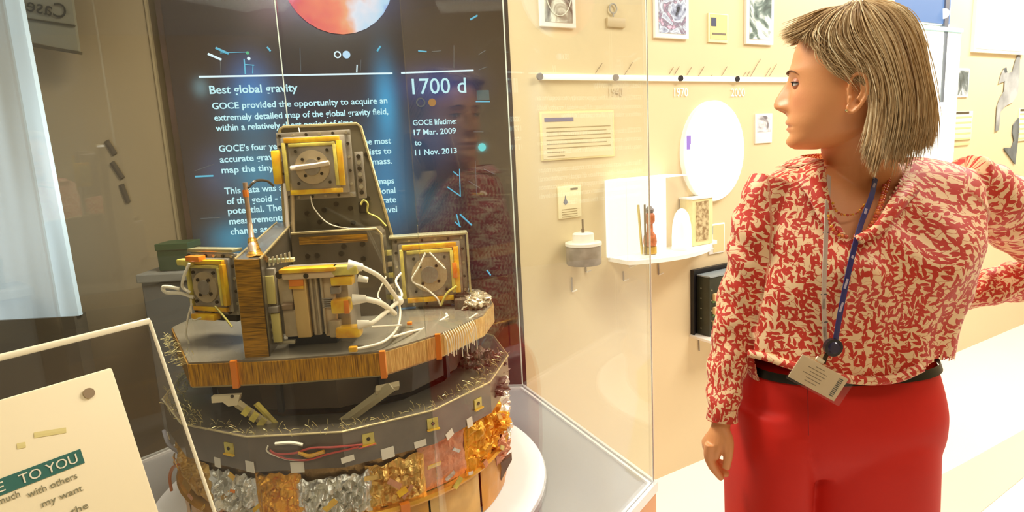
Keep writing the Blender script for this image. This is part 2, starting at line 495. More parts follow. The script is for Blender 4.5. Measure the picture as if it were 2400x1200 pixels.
for a, b, wd, m in [((487, 126), (519, 140), 5, M_wline), ((505, 112), (536, 126), 5, M_cyan), ((572, 138), (575, 174), 3, M_cyan), ((574, 151), (596, 153), 2, M_cyan), ((593, 152), (592, 172), 2, M_cyan), ((626, 110), (634, 120), 4, M_cyan),
                  ((516, 140), (518, 174), 1.5, M_dimw), ((703, 112), (705, 168), 2, M_dimw), ((837, 152), (836, 170), 3, M_wline), ((884, 120), (892, 108), 4, M_cyan), ((846, 140), (845, 165), 1.5, M_dimw),
                  ((980, 119), (1000, 121), 3, M_cyan), ((1012, 121), (1034, 119), 2, M_dimw), ((1064, 106), (1064, 160), 1.5, M_dimw), ((1102, 46), (1119, 36), 4, M_cyan), ((1122, 128), (1138, 118), 2, M_dimw), ((1122, 164), (1140, 157), 2, M_dimw),
                  ((1115, 238), (1148, 238), 3, M_cyan), ((1048, 438), (1080, 460), 3, M_cyan), ((1079, 460), (1077, 396), 2.5, M_cyan), ((1062, 402), (1075, 412), 3, M_cyan), ((1114, 376), (1117, 456), 1.5, M_dimw), ((1098, 424), (1124, 440), 2, M_dimw), ((1134, 396), (1160, 408), 2, M_dimw),
                  ((1070, 502), (1078, 532), 3, M_cyan), ((1066, 520), (1080, 532), 3, M_cyan), ((1078, 502), (1106, 528), 4, M_cyan), ((1141, 633), (1150, 645), 4, M_cyan), ((457, 414), (500, 412), 4, M_cyan), ((470, 512), (516, 510), 1.5, M_dimw), ((458, 400), (500, 385), 1.2, M_dimw),
                  ((1110, 309), (1133, 309), 2, M_dimw), ((516, 124), (580, 122), 1.2, M_cyan)]:
    scr_bar('glowing_tick', a, b, wd, m)
def scr_disc(name, px, py, rpx, m, inner=0, sy=1.0):
    A = atpan(px, py, 0.009); r_ = (atpan(px + rpx, py, 0.009) - A).length
    mb = MB(); n = 28
    o_ = [A + PU * (r_ * math.cos(2 * math.pi * k / n)) + ZU * (r_ * math.sin(2 * math.pi * k / n)) for k in range(n)]
    if inner:
        i_ = [A + (p - A) * inner for p in o_]
        mb.add(o_ + i_, [(k, (k + 1) % n, (k + 1) % n + n, k + n) for k in range(n)])
    else:
        mb.prism(o_, PN * -0.002)
    return obj(name, mb, m, disp, 0)
scr_disc('ring_icon', 791, 128, 8.5, M_wline, 0.62)
scr_disc('dot_icon', 812, 128, 9, emat('pale_blue_dot', (190, 225, 255), 1.1))
scr_disc('dot_icon', 1013, 240, 9, emat('amber_dot', (215, 150, 70), 0.6))
scr_disc('ring_icon', 986, 240, 11, M_dimw, 0.7)
scr_disc('dot_icon', 580, 124, 4, emat('green_dot', (70, 210, 150), 0.8))
scr_disc('dot_icon', 583, 137, 4, M_wline)
scr_disc('dot_icon', 1130, 345, 9, emat('teal_dot', (90, 235, 240), 0.9))
A = atpan(1117, 212, 0.008); B = atpan(1147, 234, 0.008)
obj('teal_square', MB().prism([(A.x, A.y, A.z), (B.x, B.y, A.z), B, (A.x, A.y, B.z)], PN * 0.001), emat('teal_patch', (70, 120, 135), 0.5), disp, 0)
A = atpan(641, -60, 0.008); B = atpan(652, 36, 0.008)
obj('red_bar', MB().prism([(A.x, A.y, A.z), (B.x, B.y, A.z), B, (A.x, A.y, B.z)], PN * 0.001), emat('red_strip', (235, 60, 50), 0.9), disp, 0)
# colourful gravity globe
gm = bpy.data.materials.new('gravity_globe_image'); gm.use_nodes = True
nt = gm.node_tree; b_ = nt.nodes['Principled BSDF']; b_.inputs['Base Color'].default_value = (0.01, 0.01, 0.01, 1)
tc = nt.nodes.new('ShaderNodeTexCoord'); sp = nt.nodes.new('ShaderNodeSeparateXYZ'); nz = nt.nodes.new('ShaderNodeTexNoise'); nz.inputs['Scale'].default_value = 9; nz.inputs['Detail'].default_value = 3
gc = atpan(792, -52, 0.01)
nt.links.new(tc.outputs['Object'], sp.inputs[0]); nt.links.new(tc.outputs['Object'], nz.inputs['Vector'])
mr = nt.nodes.new('ShaderNodeMapRange'); mr.inputs[1].default_value = gc.x - 0.21; mr.inputs[2].default_value = gc.x + 0.21
nt.links.new(sp.outputs['X'], mr.inputs[0])
ad = nt.nodes.new('ShaderNodeMath'); ad.operation = 'MULTIPLY_ADD'; ad.inputs[1].default_value = 0.75; ad.inputs[2].default_value = -0.37
nt.links.new(nz.outputs['Fac'], ad.inputs[0])
a2 = nt.nodes.new('ShaderNodeMath'); a2.operation = 'ADD'; nt.links.new(mr.outputs[0], a2.inputs[0]); nt.links.new(ad.outputs[0], a2.inputs[1])
rp = nt.nodes.new('ShaderNodeValToRGB'); el = rp.color_ramp.elements
el[0].position = 0; el[0].color = srgb((225, 60, 150)); el[1].position = 1; el[1].color = srgb((40, 90, 230))
for ps, c in ((0.2, (235, 50, 60)), (0.42, (250, 110, 70)), (0.55, (250, 160, 110)), (0.68, (240, 235, 250)), (0.85, (190, 225, 255))):
    e = el.new(ps); e.color = srgb(c)
nt.links.new(a2.outputs[0], rp.inputs[0]); nt.links.new(rp.outputs[0], b_.inputs['Emission Color']); b_.inputs['Emission Strength'].default_value = 1.0
scr_disc('gravity_globe', 792, -52, 128, gm)

# ------------------------------------------------------------------ grey pedestal with green box at left behind the case
pd = thing('grey_pedestal', 'grey pedestal standing against the shaded beige wall behind the glass case', 'pedestal', (-1.12, 2.18, 0))
ptz = aty(380, 640, 2.12).z
px0 = aty(330, 660, 2.12).x; px1 = aty(470, 660, 2.12).x
obj('pedestal_body', MB().box(((px0 + px1) / 2, 2.2, (ptz - 0.03) / 2), px1 - px0, 0.16, ptz - 0.03, bev=0.004), mat('pedestal_grey', (112, 106, 100), 0.5), pd, 0)
obj('pedestal_top', MB().box(((px0 + px1) / 2, 2.2, ptz - 0.015), px1 - px0 + 0.02, 0.18, 0.03, bev=0.004), mat('pedestal_top_grey', (128, 122, 114), 0.45), pd, 0)
gb = thing('green_box', 'small dark green box standing on the grey pedestal', 'box', (0, 0, 0))
gz = aty(400, 572, 2.14).z; gx0 = aty(366, 600, 2.14).x; gx1 = aty(440, 600, 2.14).x
obj('box_body', MB().box(((gx0 + gx1) / 2, 2.19, (ptz + gz) / 2), gx1 - gx0, 0.09, gz - ptz - 0.004, bev=0.003), mat('dark_green_card', (28, 54, 30), 0.5), gb, 0)
obj('box_lid', MB().box(((gx0 + gx1) / 2, 2.19, gz - 0.01), gx1 - gx0 + 0.006, 0.096, 0.022, bev=0.002), mat('dark_green_lid', (36, 66, 38), 0.5), gb, 0)
# ------------------------------------------------------------------ the timeline wall and what hangs on it
M_white = mat('white_card', (250, 248, 240), 0.5)
M_cream = mat('cream_card', (246, 234, 190), 0.5)
M_dark = mat('near_black', (24, 22, 24), 0.4)
M_ink = mat('grey_ink', (122, 112, 96), 0.6)
M_metal = mat('brushed_steel', (196, 192, 186), 0.28, metal=0.9)
M_spot = emat('lit_white', (255, 252, 245), 1.6)
def wrect(px0, py0, px1, py1, off):      # wall rectangle seen between two pixels: s0, s1, z0, z1
    a = atw(px0, py0, off); b = atw(px1, py1, off)
    return (a - W0).dot(WU), (b - W0).dot(WU), b.z, a.z
def slab(name, r, off, th, m, parent, bev=0.0):
    s0, s1, z0, z1 = r
    c = wp((s0 + s1) / 2, (z0 + z1) / 2, off + th / 2)
    M = Matrix((WU, WN, ZU)).transposed()
    return obj(name, MB().box(c, s1 - s0, th, z1 - z0, M, bev), m, parent, 30)
def picture_mat(name, cols, scale, rnd_off, detail=6):
    m = bpy.data.materials.new(name); m.use_nodes = True
    nt = m.node_tree; b = nt.nodes['Principled BSDF']; b.inputs['Roughness'].default_value = 0.35
    tc = nt.nodes.new('ShaderNodeTexCoord'); mp = nt.nodes.new('ShaderNodeMapping'); mp.inputs['Location'].default_value = (rnd_off, 0, rnd_off)
    n = nt.nodes.new('ShaderNodeTexNoise'); n.inputs['Scale'].default_value = scale; n.inputs['Detail'].default_value = detail; n.inputs['Distortion'].default_value = 1.6
    rp = nt.nodes.new('ShaderNodeValToRGB'); el = rp.color_ramp.elements
    el[0].position = 0.36; el[0].color = srgb(cols[0]); el[1].position = 0.64; el[1].color = srgb(cols[-1])
    for k, c in enumerate(cols[1:-1]):
        e = el.new(0.36 + 0.28 * (k + 1) / (len(cols) - 1)); e.color = srgb(c)
    nt.links.new(tc.outputs['Object'], mp.inputs[0]); nt.links.new(mp.outputs[0], n.inputs['Vector'])
    nt.links.new(n.outputs['Fac'], rp.inputs[0]); nt.links.new(rp.outputs[0], b.inputs['Base Color'])
    return m
def poster(label, x0, y0, x1, y1, margin, pm, grp=None, frame=M_white):
    r = wrect(x0, y0, x1, y1, 0.012)
    s0, s1, z0, z1 = r
    t = thing('wall_picture', label, 'picture', wp((s0 + s1) / 2, (z0 + z1) / 2, 0.0))
    slab('picture_frame', r, 0.0, 0.014, frame, t, 0.002)
    slab('picture_print', (s0 + margin, s1 - margin, z0 + margin, z1 - margin), 0.014, 0.002, pm, t)
    return t, r
p1, r1 = poster('framed grey engraving of a globe above the left end of the timeline', 1262, -85, 1350, 66, 0.016, picture_mat('engraving_grey', [(60, 62, 56), (150, 150, 136), (235, 240, 225), (120, 124, 112)], 9, 1.3))
s0, s1, z0, z1 = r1
mb = MB(); cc = ((s0 + s1) / 2, (z0 + z1) / 2 + 0.02)
obj('globe_outline', MB().tube([wp(cc[0] + 0.056 * math.cos(a), cc[1] + 0.085 * math.sin(a), 0.018) for a in [R(x * 12) for x in range(31)]], 0.0018, 4), mat('engraving_pale', (226, 230, 214), 0.5), p1)
poster('white-bordered blue-grey photograph above the middle of the timeline', 1533, -95, 1614, 92, 0.018, picture_mat('photo_blue_grey', [(40, 44, 52), (150, 160, 186), (205, 220, 235), (120, 110, 130), (230, 190, 215)], 12, 4.1))
poster('white-bordered picture of dark green shapes nearest the woman\'s forehead', 1750, -70, 1812, 106, 0.02, picture_mat('photo_green_grey', [(236, 240, 240), (225, 235, 232), (110, 130, 122), (70, 84, 80)], 10, 8.7))
# yellow label card with navy square
r = wrect(1660, 30, 1706, 101, 0.006); s0, s1, z0, z1 = r
t = thing('label_card', 'pale yellow card with a small navy square, between two framed pictures', 'card', wp((s0 + s1) / 2, (z0 + z1) / 2))
slab('card_board', r, 0, 0.008, M_cream, t, 0.001)
slab('card_field', (s0 + 0.008, s1 - 0.008, z0 + 0.012, z1 - 0.004), 0.008, 0.001, mat('card_yellow', (232, 208, 140), 0.5), t)
slab('navy_square', (s0 + 0.014, s0 + 0.045, z1 - 0.052, z1 - 0.018), 0.009, 0.001, mat('navy_print', (66, 72, 98), 0.5), t)
slab('print_line', (s0 + 0.02, s1 - 0.016, z1 - 0.085, z1 - 0.078), 0.009, 0.001, M_ink, t)
# ghost reflection of a ring over a tan card, modelled as solid parts
t = thing('ring_ghost', 'ghost reflection of a small grey ring above a tan block on the cream wall', 'reflection', atw(1438, 20))
c_ = atw(1437, 20, 0.008)
obj('ring', MB().tube([c_ + WU * (0.017 * math.cos(R(a))) + ZU * (0.017 * math.sin(R(a))) for a in range(0, 361, 15)], 0.003, 6), mat('ghost_grey', (170, 166, 160), 0.5), t)
obj('ghost_stem', MB().cyl(c_ - ZU * 0.016, c_ - ZU * 0.03, 0.003, 6), mat('ghost_grey', (170, 166, 160), 0.5), t)
slab('ghost_tan_block', wrect(1424, 40, 1466, 65, 0.01), 0, 0.012, mat('ghost_tan_block', (206, 184, 146), 0.5), t, 0.003)
# timeline rail
ra, rb = atw(1262, 179, 0.01), atw(1850, 188, 0.01)
zr = (ra.z + rb.z) / 2; sa = (ra - W0).dot(WU); sb = (rb - W0).dot(WU)
tl = thing('timeline_rail', 'long white horizontal timeline bar with dark dots and slanted ticks on the cream wall', 'timeline', wp(sa, zr))
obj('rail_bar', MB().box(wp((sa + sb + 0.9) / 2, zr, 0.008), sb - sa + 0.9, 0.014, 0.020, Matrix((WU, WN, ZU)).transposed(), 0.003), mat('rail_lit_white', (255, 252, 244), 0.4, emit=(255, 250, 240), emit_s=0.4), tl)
M_dot = mat('marker_black', (30, 28, 34), 0.4); M_dotg = mat('marker_grey', (130, 122, 116), 0.5)
for k, px in enumerate((1265, 1443, 1595, 1728)):
    c_ = wp((atw(px, 185, 0.018) - W0).dot(WU), zr, 0.015)
    obj('year_marker', MB().cyl(c_, c_ + WN * 0.008, 0.0125 if k < 2 else 0.0115, 14), M_dotg if k < 2 else M_dot, tl)
for px, y0, y1 in ((1400, 158, 172), (1408, 148, 160), (1466, 165, 180), (1478, 146, 162), (1574, 157, 173), (1587, 156, 174), (1616, 157, 175), (1644, 156, 178), (1698, 156, 178), (1746, 168, 178), (1755, 166, 178), (1764, 162, 180), (1775, 138, 165), (1800, 158, 180), (1812, 150, 178), (1668, 175, 180)):
    k = (y1 - y0) * 0.5
    A_ = atw(px - k * 0.6, y1, 0.004); B_ = atw(px + k * 0.6, y0, 0.004)
    obj('tick', MB().tube([A_, B_], 0.0016, 4), mat('tick_brown', (150, 130, 104), 0.6), tl, 0)
M_yr = mat('year_white', (255, 250, 232), 0.5, emit=(255, 248, 225), emit_s=0.25)
for s, px in (('1940', 1428), ('1970', 1580), ('2000', 1713)):
    A_ = atw(px, 226, 0.003); B_ = atw(px + 32, 226, 0.003)
    text_on('year_lettering', s, A_, WU, ZU, (B_ - A_).dot(WU), 0.034, M_yr if px > 1500 else mat('year_tan', (214, 196, 160), 0.5), tl, 0.001)
# information board left
r = wrect(1266, 262, 1441, 366, 0.006); s0, s1, z0, z1 = r
t = thing('information_board', 'wide cream information board with navy heading below the timeline', 'board', wp((s0 + s1) / 2, (z0 + z1) / 2))
slab('board_edge', r, 0.0, 0.006, mat('board_edge_cream', (240, 222, 160), 0.5), t, 0.001)
slab('board_face', (s0 + 0.006, s1 - 0.006, z0 + 0.006, z1 - 0.006), 0.006, 0.001, mat('board_face', (236, 218, 176), 0.5), t)
slab('heading_print', (s0 + 0.016, s0 + 0.145, z1 - 0.036, z1 - 0.022), 0.007, 0.0008, mat('navy_heading', (120, 116, 150), 0.5), t)
for k in range(8):
    zz = z1 - 0.056 - k * 0.0145
    e = s1 - 0.02 - (0.02 if k % 3 == 1 else 0) if k < 6 else s0 + 0.1
    slab('print_line', (s0 + 0.022, e, zz - 0.0028, zz), 0.007, 0.0008, mat('print_tan', (166, 146, 104), 0.6), t)
# small cards
def card(label, x0, y0, x1, y1, m=M_cream, extra=None):
    r = wrect(x0, y0, x1, y1, 0.006); s0, s1, z0, z1 = r
    t = thing('label_card', label, 'card', wp((s0 + s1) / 2, (z0 + z1) / 2))
    slab('card_board', r, 0, 0.007, m, t, 0.001)
    if extra: extra(t, s0, s1, z0, z1)
    return t
def ex1(t, s0, s1, z0, z1):
    slab('heading_print', (s0 + 0.055, s1 - 0.015, z1 - 0.016, z1 - 0.009), 0.007, 0.0008, M_ink, t)
    c = wp(s0 + 0.03, z1 - 0.06, 0.008)
    obj('drop_icon', MB().tube([c + ZU * 0.026, c + ZU * 0.012, c, c - ZU * 0.008], [0.001, 0.004, 0.011, 0.003], 10, flat=0.15, up=WN), mat('icon_slate', (112, 112, 128), 0.5), t)
    for k in range(4): slab('print_line', (s0 + 0.012, s1 - 0.02, z1 - 0.088 - k * 0.009, z1 - 0.085 - k * 0.009), 0.007, 0.0008, mat('print_tan', (166, 146, 104), 0.6), t)
card('small cream card with a drop-shaped icon, above the striped cylinder', 1308, 438, 1363, 507, M_cream, ex1)
def ex2(t, s0, s1, z0, z1):
    slab('photo_print', (s0 + 0.006, s0 + 0.022, z1 - 0.045, z1 - 0.008), 0.007, 0.001, mat('icon_teal', (110, 150, 170), 0.5), t)
    slab('card_field', (s0 + 0.024, s1 - 0.006, z0 + 0.006, z1 - 0.006), 0.007, 0.001, mat('card_straw', (222, 206, 150), 0.5), t)
card('small white card with teal corner, right of the lit shelf', 1662, 527, 1698, 590, M_white, ex2)
def ex3(t, s0, s1, z0, z1):
    slab('photo_print', (s0 + 0.012, s1 - 0.012, z0 + 0.05, z1 - 0.01), 0.007, 0.001, picture_mat('photo_pale', [(250, 250, 250), (200, 200, 205), (120, 116, 120)], 14, 2.2), t)
card('small white card with pale photograph, beside the round white disc and near the woman\'s mouth', 1771, 267, 1809, 334, M_white, ex3)
# round glowing disc
c_ = atw(1676, 353, 0.03)
q1 = atw(1607, 353, 0.03); q2 = atw(1745, 353, 0.03); q3 = atw(1676, 237, 0.03); q4 = atw(1676, 470, 0.03)
rw = (q2 - q1).dot(WU) / 2; rh = (q3.z - q4.z) / 2
rdisc = (rw + rh) / 2
cdisc = wp(((q1 - W0).dot(WU) + (q2 - W0).dot(WU)) / 2, (q3.z + q4.z) / 2, 0.0)
t = thing('round_light_disc', 'large round glowing white disc mounted on the cream wall', 'light disc', cdisc)
n = 48
obj('disc_face', MB().prism([cdisc + WU * (rw * math.cos(2 * math.pi * k / n)) + ZU * (rh * math.sin(2 * math.pi * k / n)) + WN * 0.022 for k in range(n)], WN * 0.006), M_spot, t, 0)
obj('disc_rim', MB().prism([cdisc + WU * (rw * 1.02 * math.cos(2 * math.pi * k / n)) + ZU * (rh * 1.02 * math.sin(2 * math.pi * k / n)) for k in range(n)], WN * 0.022), M_white, t, 30)
slab('violet_print', wrect(1610, 318, 1620, 350, 0.03), 0.028, 0.001, mat('violet_print', (150, 125, 215), 0.5), t)
slab('lilac_print', wrect(1618, 338, 1655, 400, 0.03), 0.028, 0.001, mat('lilac_print', (222, 224, 238), 0.5, emit=(230, 232, 245), emit_s=0.5), t)
# lit shelf with acrylic box
s0, s1, zs0, zs1 = wrect(1425, 592, 1668, 606, 0.0)
zs = atw(1490, 612, 0.14).z
t = thing('white_shelf', 'white wall shelf with rounded front holding the lit acrylic case', 'shelf', wp((s0 + s1) / 2, zs - 0.02))
prof = [wp(s0 + (s1 - s0) * k / 16, 0, 0.03 + 0.15 * math.sin(math.pi * min(1, (k / 16) * 1.0 + 0.12)) ** 0.5 if k < 16 else 0.03) for k in range(17)]
poly = [wp(s0, 0, 0.0)] + prof + [wp(s1, 0, 0.0)]
obj('shelf_board', MB().prism([(p.x, p.y, zs - 0.016) for p in poly], (0, 0, 0.016)), mat('shelf_white', (255, 252, 245), 0.35), t, 30)
for f_ in (0.18, 0.82):
    obj('shelf_bracket', MB().prism([wp(s0 + (s1 - s0) * f_, zs - 0.017, 0), wp(s0 + (s1 - s0) * f_, zs - 0.017, 0.10), wp(s0 + (s1 - s0) * f_, zs - 0.06, 0)], WU * 0.006), M_white, t, 0)
b0 = wrect(1425, 424, 1571, 606, 0.03)
t = thing('acrylic_display_box', 'clear acrylic display box with glowing white back on the wall shelf', 'display case', wp((b0[0] + b0[1]) / 2, zs))
bs0, bs1 = b0[0] + 0.005, b0[1] - 0.005; bz1 = b0[3]
slab('lit_back', (bs0, bs1, zs + 0.001, bz1), 0.004, 0.01, M_spot, t)
GL = glass_mat('acrylic_clear', (0.98, 0.98, 0.97), 1.0, 1.4)
slab('side_pane', (bs0, bs0 + 0.004, zs + 0.001, bz1), 0.014, 0.11, GL, t)
slab('side_pane', (bs1 - 0.004, bs1, zs + 0.001, bz1), 0.014, 0.11, GL, t)
slab('front_pane', (bs0, bs1, zs + 0.001, bz1), 0.124, 0.004, GL, t)
slab('top_pane', (bs0, bs1, bz1, bz1 + 0.004), 0.014, 0.114, mat('lit_lid', (255, 252, 245), 0.4, emit=(255, 252, 245), emit_s=0.8), t)
# golden rocket model in the box
ms = (atw(1519, 540, 0.06) - W0).dot(WU)
t = thing('rocket_model', 'small gold and orange model tower inside the acrylic box', 'model', wp(ms, zs, 0.07))
def turned(name, prof_, m, seg=18):
    rings = [[wp(ms, zs + z, 0.07) + WU * (r_ * math.cos(2 * math.pi * k / seg)) + WN * (r_ * math.sin(2 * math.pi * k / seg)) for k in range(seg)] for r_, z in prof_]
    return obj(name, MB().rings(rings), m, t, 40)
turned('model_base', [(0.026, 0.003), (0.026, 0.03), (0.02, 0.034)], mat('model_gold', (205, 165, 70), 0.35, metal=0.6))
turned('model_body', [(0.024, 0.034), (0.027, 0.05), (0.024, 0.075), (0.013, 0.09), (0.012, 0.12), (0.02, 0.13), (0.02, 0.155), (0.013, 0.165)], mat('model_orange', (214, 120, 70), 0.4, noise_amt=0.4, noise_scale=60))
turned('model_cap', [(0.015, 0.166), (0.017, 0.178), (0.006, 0.192)], mat('model_grey', (120, 112, 110), 0.4))
ms2 = ms
for k_, dx in ((0, -0.045), (1, -0.052)):
    A_ = wp(ms - 0.035, zs + 0.003, 0.07); B_ = wp(ms + dx, zs + 0.20, 0.07)
obj('gantry_mast', MB().tube([wp(ms - 0.034, zs + 0.003, 0.06), wp(ms - 0.05, zs + 0.20, 0.06)], 0.005, 4), mat('mast_yellow', (220, 196, 110), 0.4), t, 0)
obj('gantry_mast', MB().tube([wp(ms - 0.03, zs + 0.003, 0.075), wp(ms - 0.03, zs + 0.20, 0.075)], 0.004, 4), mat('mast_dark', (110, 92, 60), 0.4), t, 0)
# pale dome and cream column on the shelf
ds = (atw(1598, 560, 0.08) - W0).dot(WU)
zt_ = atw(1592, 490, 0.08).z
t = thing('white_dome', 'glossy white dome model on the shelf right of the acrylic box', 'model', wp(ds, zs, 0.08))
rings = [[wp(ds, zs + 0.002 + (zt_ - zs) * z, 0.08) + WU * (0.04 * r_ * math.cos(R(k * 18))) + WN * (0.04 * r_ * math.sin(R(k * 18))) for k in range(20)] for r_, z in ((1, 0), (1, 0.3), (0.93, 0.6), (0.7, 0.85), (0.35, 0.97), (0.05, 1))]
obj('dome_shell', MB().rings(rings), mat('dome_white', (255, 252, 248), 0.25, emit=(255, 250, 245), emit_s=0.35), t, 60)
rings = [[wp(ds, zs + z, 0.08) + WU * (r_ * math.cos(R(k * 18))) + WN * (r_ * math.sin(R(k * 18))) for k in range(20)] for r_, z in ((0.042, 0.0005), (0.042, 0.008), (0.040, 0.01))]
obj('dome_foot', MB().rings(rings), M_white, t, 60)
r = wrect(1612, 468, 1660, 588, 0.05); s0, s1, z0, z1 = r
t = thing('cream_cabinet_model', 'small cream box model with brown spots at the right end of the shelf', 'model', wp((s0 + s1) / 2, zs, 0.04))
slab('model_body', (s0, s1, zs + 0.001, z1), 0.005, 0.07, mat('model_cream', (240, 226, 168), 0.45, noise_amt=0.06, noise_scale=40), t, 0.003)
slab('model_panel', (s0 + 0.02, s1 - 0.03, zs + 0.02, z1 - 0.01), 0.075, 0.003, mat('model_speckle', (214, 196, 150), 0.5, col2=(150, 124, 84), noise_scale=70), t)
slab('model_lid', (s0 - 0.004, s1 + 0.004, z1, z1 + 0.006), 0.003, 0.076, M_white, t)
# striped cylinder on the wall
cc = atw(1368, 595, 0.07); sC = (cc - W0).dot(WU)
zc0, zc1 = atw(1368, 619, 0.07).z, atw(1368, 574, 0.07).z
rc = (atw(1402, 595, 0.07) - atw(1334, 595, 0.07)).dot(WU) / 2 * 0.96
t = thing('gauge_cylinder', 'grey striped cylinder with white cap and thin rod, mounted below the drop-icon card', 'instrument', wp(sC, zc0))
def turn2(name, prof_, m, seg=28, sm=40):
    rings = [[wp(sC, z, 0.07) + WU * (r_ * math.cos(2 * math.pi * k / seg)) + WN * (r_ * math.sin(2 * math.pi * k / seg)) for k in range(seg)] for r_, z in prof_]
    return obj(name, MB().rings(rings), m, t, sm)
turn2('cylinder_body', [(rc * 0.96, zc0), (rc, zc0 + 0.004), (rc, zc1)], mat('brushed_grey_stripes', (158, 146, 136), 0.45, noise_amt=0.35, noise_scale=30))
turn2('white_cap', [(rc * 1.04, zc1), (rc * 1.04, zc1 + 0.01), (rc * 0.62, zc1 + 0.012), (rc * 0.6, zc1 + 0.042), (rc * 0.5, zc1 + 0.046)], mat('cap_white', (244, 238, 226), 0.4))
turn2('rod', [(0.006, zc1 + 0.045), (0.006, zc1 + 0.06), (0.0035, zc1 + 0.062), (0.0035, zc1 + 0.095)], mat('rod_dark', (120, 104, 88), 0.35, metal=0.6))
slab('wall_bracket', (sC - 0.02, sC + 0.02, zc0 + 0.005, zc1 - 0.01), 0, 0.04, M_white, t)
# support pins below
for lab, px, py, h in (('small hook far left, below the striped cylinder', 1340, 650, 34), ('small hook just under the striped cylinder', 1373, 626, 12), ('small hook below the left end of the lit shelf', 1461, 636, 22), ('small hook below the middle of the lit shelf', 1543, 618, 26), ('single pin under the black backboard', 1638, 796, 26)):
    A_ = atw(px, py, 0.004); B_ = atw(px + 1, py + h, 0.004)
    t = thing('wall_hook', lab + ' on the cream wall', 'hook', B_)
    obj('hook_stem', MB().tube([A_, B_], 0.0028, 6), mat('hook_grey', (150, 142, 132), 0.4), t, 0)
    if px < 1600:
        obj('hook_foot', MB().tube([B_ + WN * 0.002, B_ + WU * 0.016 + ZU * 0.008 + WN * 0.012], 0.003, 6), mat('hook_pale', (246, 240, 226), 0.4), t, 0)
# black niche with electronics
r = wrect(1618, 630, 1800, 778, 0.0); s0, s1, z0, z1 = r
zA = atw(1620, 632, 0).z; zB = atw(1620, 783, 0).z
t = thing('equipment_backboard', 'black backboard with white sill holding the electronics unit, beside the woman\'s sleeve', 'display box', wp((s0 + s1) / 2, zB))
s1 = s0 + 0.46
dn = 0.10
slab('back_board', (s0, s1, zB, zA), 0.0, 0.008, M_dark, t)
slab('board_sill', (s0 - 0.01, s1 + 0.01, zB - 0.012, zB), 0.0, 0.14, mat('sill_white', (236, 230, 218), 0.35), t, 0.002)
slab('board_lip', (s0, s0 + 0.006, zB, zA), 0.008, 0.012, M_dark, t)
slab('board_lip', (s0 + 0.0062, s1, zA - 0.008, zA), 0.008, 0.012, M_dark, t)
us = s0 + 0.028
ud = 0.05
while (atw(1664, 720, ud + 0.012) - W0).dot(WU) > us and ud < 0.3: ud += 0.002
ud = min(ud, 0.125)
t = thing('electronics_unit', 'dark green electronics box with rows of pink and green plugs on the black backboard', 'electronics', wp((s0 + s1) / 2, zB, 0.05))
slab('unit_housing', (us, s1 - 0.02, zB + 0.001, zA - 0.03), 0.01, ud, mat('unit_olive', (58, 60, 44), 0.45, noise_amt=0.2), t, 0.003)
slab('unit_lid', (us, s1 - 0.02, zA - 0.029, zA - 0.023), 0.01, ud + 0.002, mat('unit_lid_grey', (150, 160, 162), 0.4), t)
uf = 0.01 + ud
for j in range(5):
    for i in range(2):
        p = wp(us, zB + 0.03 + j * 0.045, 0.035 + i * 0.06)
        obj('screw', MB().cyl(p, p - WU * 0.0015, 0.0032, 8), mat('screw_pale', (170, 170, 140), 0.4), t, 0)
pm = [mat('plug_pink', (232, 130, 130), 0.5), mat('plug_cream', (238, 208, 150), 0.5), mat('plug_green', (96, 140, 76), 0.5)]
for j in range(3):
    for i in range(9):
        c = wp(us + 0.03 + i * 0.036, zB + 0.055 + j * 0.06, uf + 0.008)
        obj('plug', MB().box(c, 0.026, 0.016, 0.032, Matrix((WU, WN, ZU)).transposed(), 0.003), pm[(i + j) % 2] if i % 4 else pm[1], t)
        slab('plug_socket', (us + 0.014 + i * 0.036, us + 0.046 + i * 0.036, zB + 0.030 + j * 0.06, zB + 0.038 + j * 0.06), uf, 0.006, pm[2], t)

# beyond the woman: blue screen, pale column, jamb
r = wrect(2096, -60, 2220, 58, 0.0)
t = thing('blue_screen', 'blue lit screen at the top edge behind the woman\'s hair', 'screen', wp((r[0] + r[1]) / 2, (r[2] + r[3]) / 2))
slab('screen_glass', r, 0.008, 0.004, emat('screen_blue', (120, 165, 225), 0.9), t)
slab('screen_housing', (r[0] - .01, r[1] + .01, r[2] - .01, r[3] + .01), 0.0, 0.008, M_white, t)
obj('screen_lamp', MB().cyl(atw(2212, 32, 0.012), atw(2212, 32, 0.016), 0.028, 16), M_spot, t, 0)
r2 = wrect(2120, 66, 2204, 720, 0.0)
t = thing('white_curtain_panel', 'white frosted panel below the blue screen behind the woman\'s hair', 'panel', wp((r2[0] + r2[1]) / 2, r2[2]))
slab('frosted_sheet', r2, 0.0, 0.02, mat('frosted_white', (240, 250, 246), 0.4, emit=(235, 250, 246), emit_s=0.3), t, 0.004)
slab('top_clamp', (r2[0], r2[1], r2[3] - 0.004, r2[3] + 0.02), 0.0, 0.03, mat('clamp_pale_blue', (180, 222, 230), 0.3), t, 0.004)
a_ = atw(2226, 0, 0.02); b2_ = atw(2205, 240, 0.02)
sj = (a_ - W0).dot(WU) - 0.02
t = thing('metal_jamb', 'narrow grey metal strip on the wall right of the woman\'s hair', 'strip', wp(sj, 1.4))
slab('jamb_strip', (sj - 0.02, sj + 0.022, atw(2205, 240).z, 3.05), 0.0, 0.02, mat('jamb_grey', (120, 126, 140), 0.35, metal=0.5), t)
slab('jamb_strip', (sj - 0.02, sj + 0.012, atw(2205, 340).z, atw(2205, 243).z), 0.0, 0.012, mat('jamb_pale', (200, 204, 206), 0.4), t)
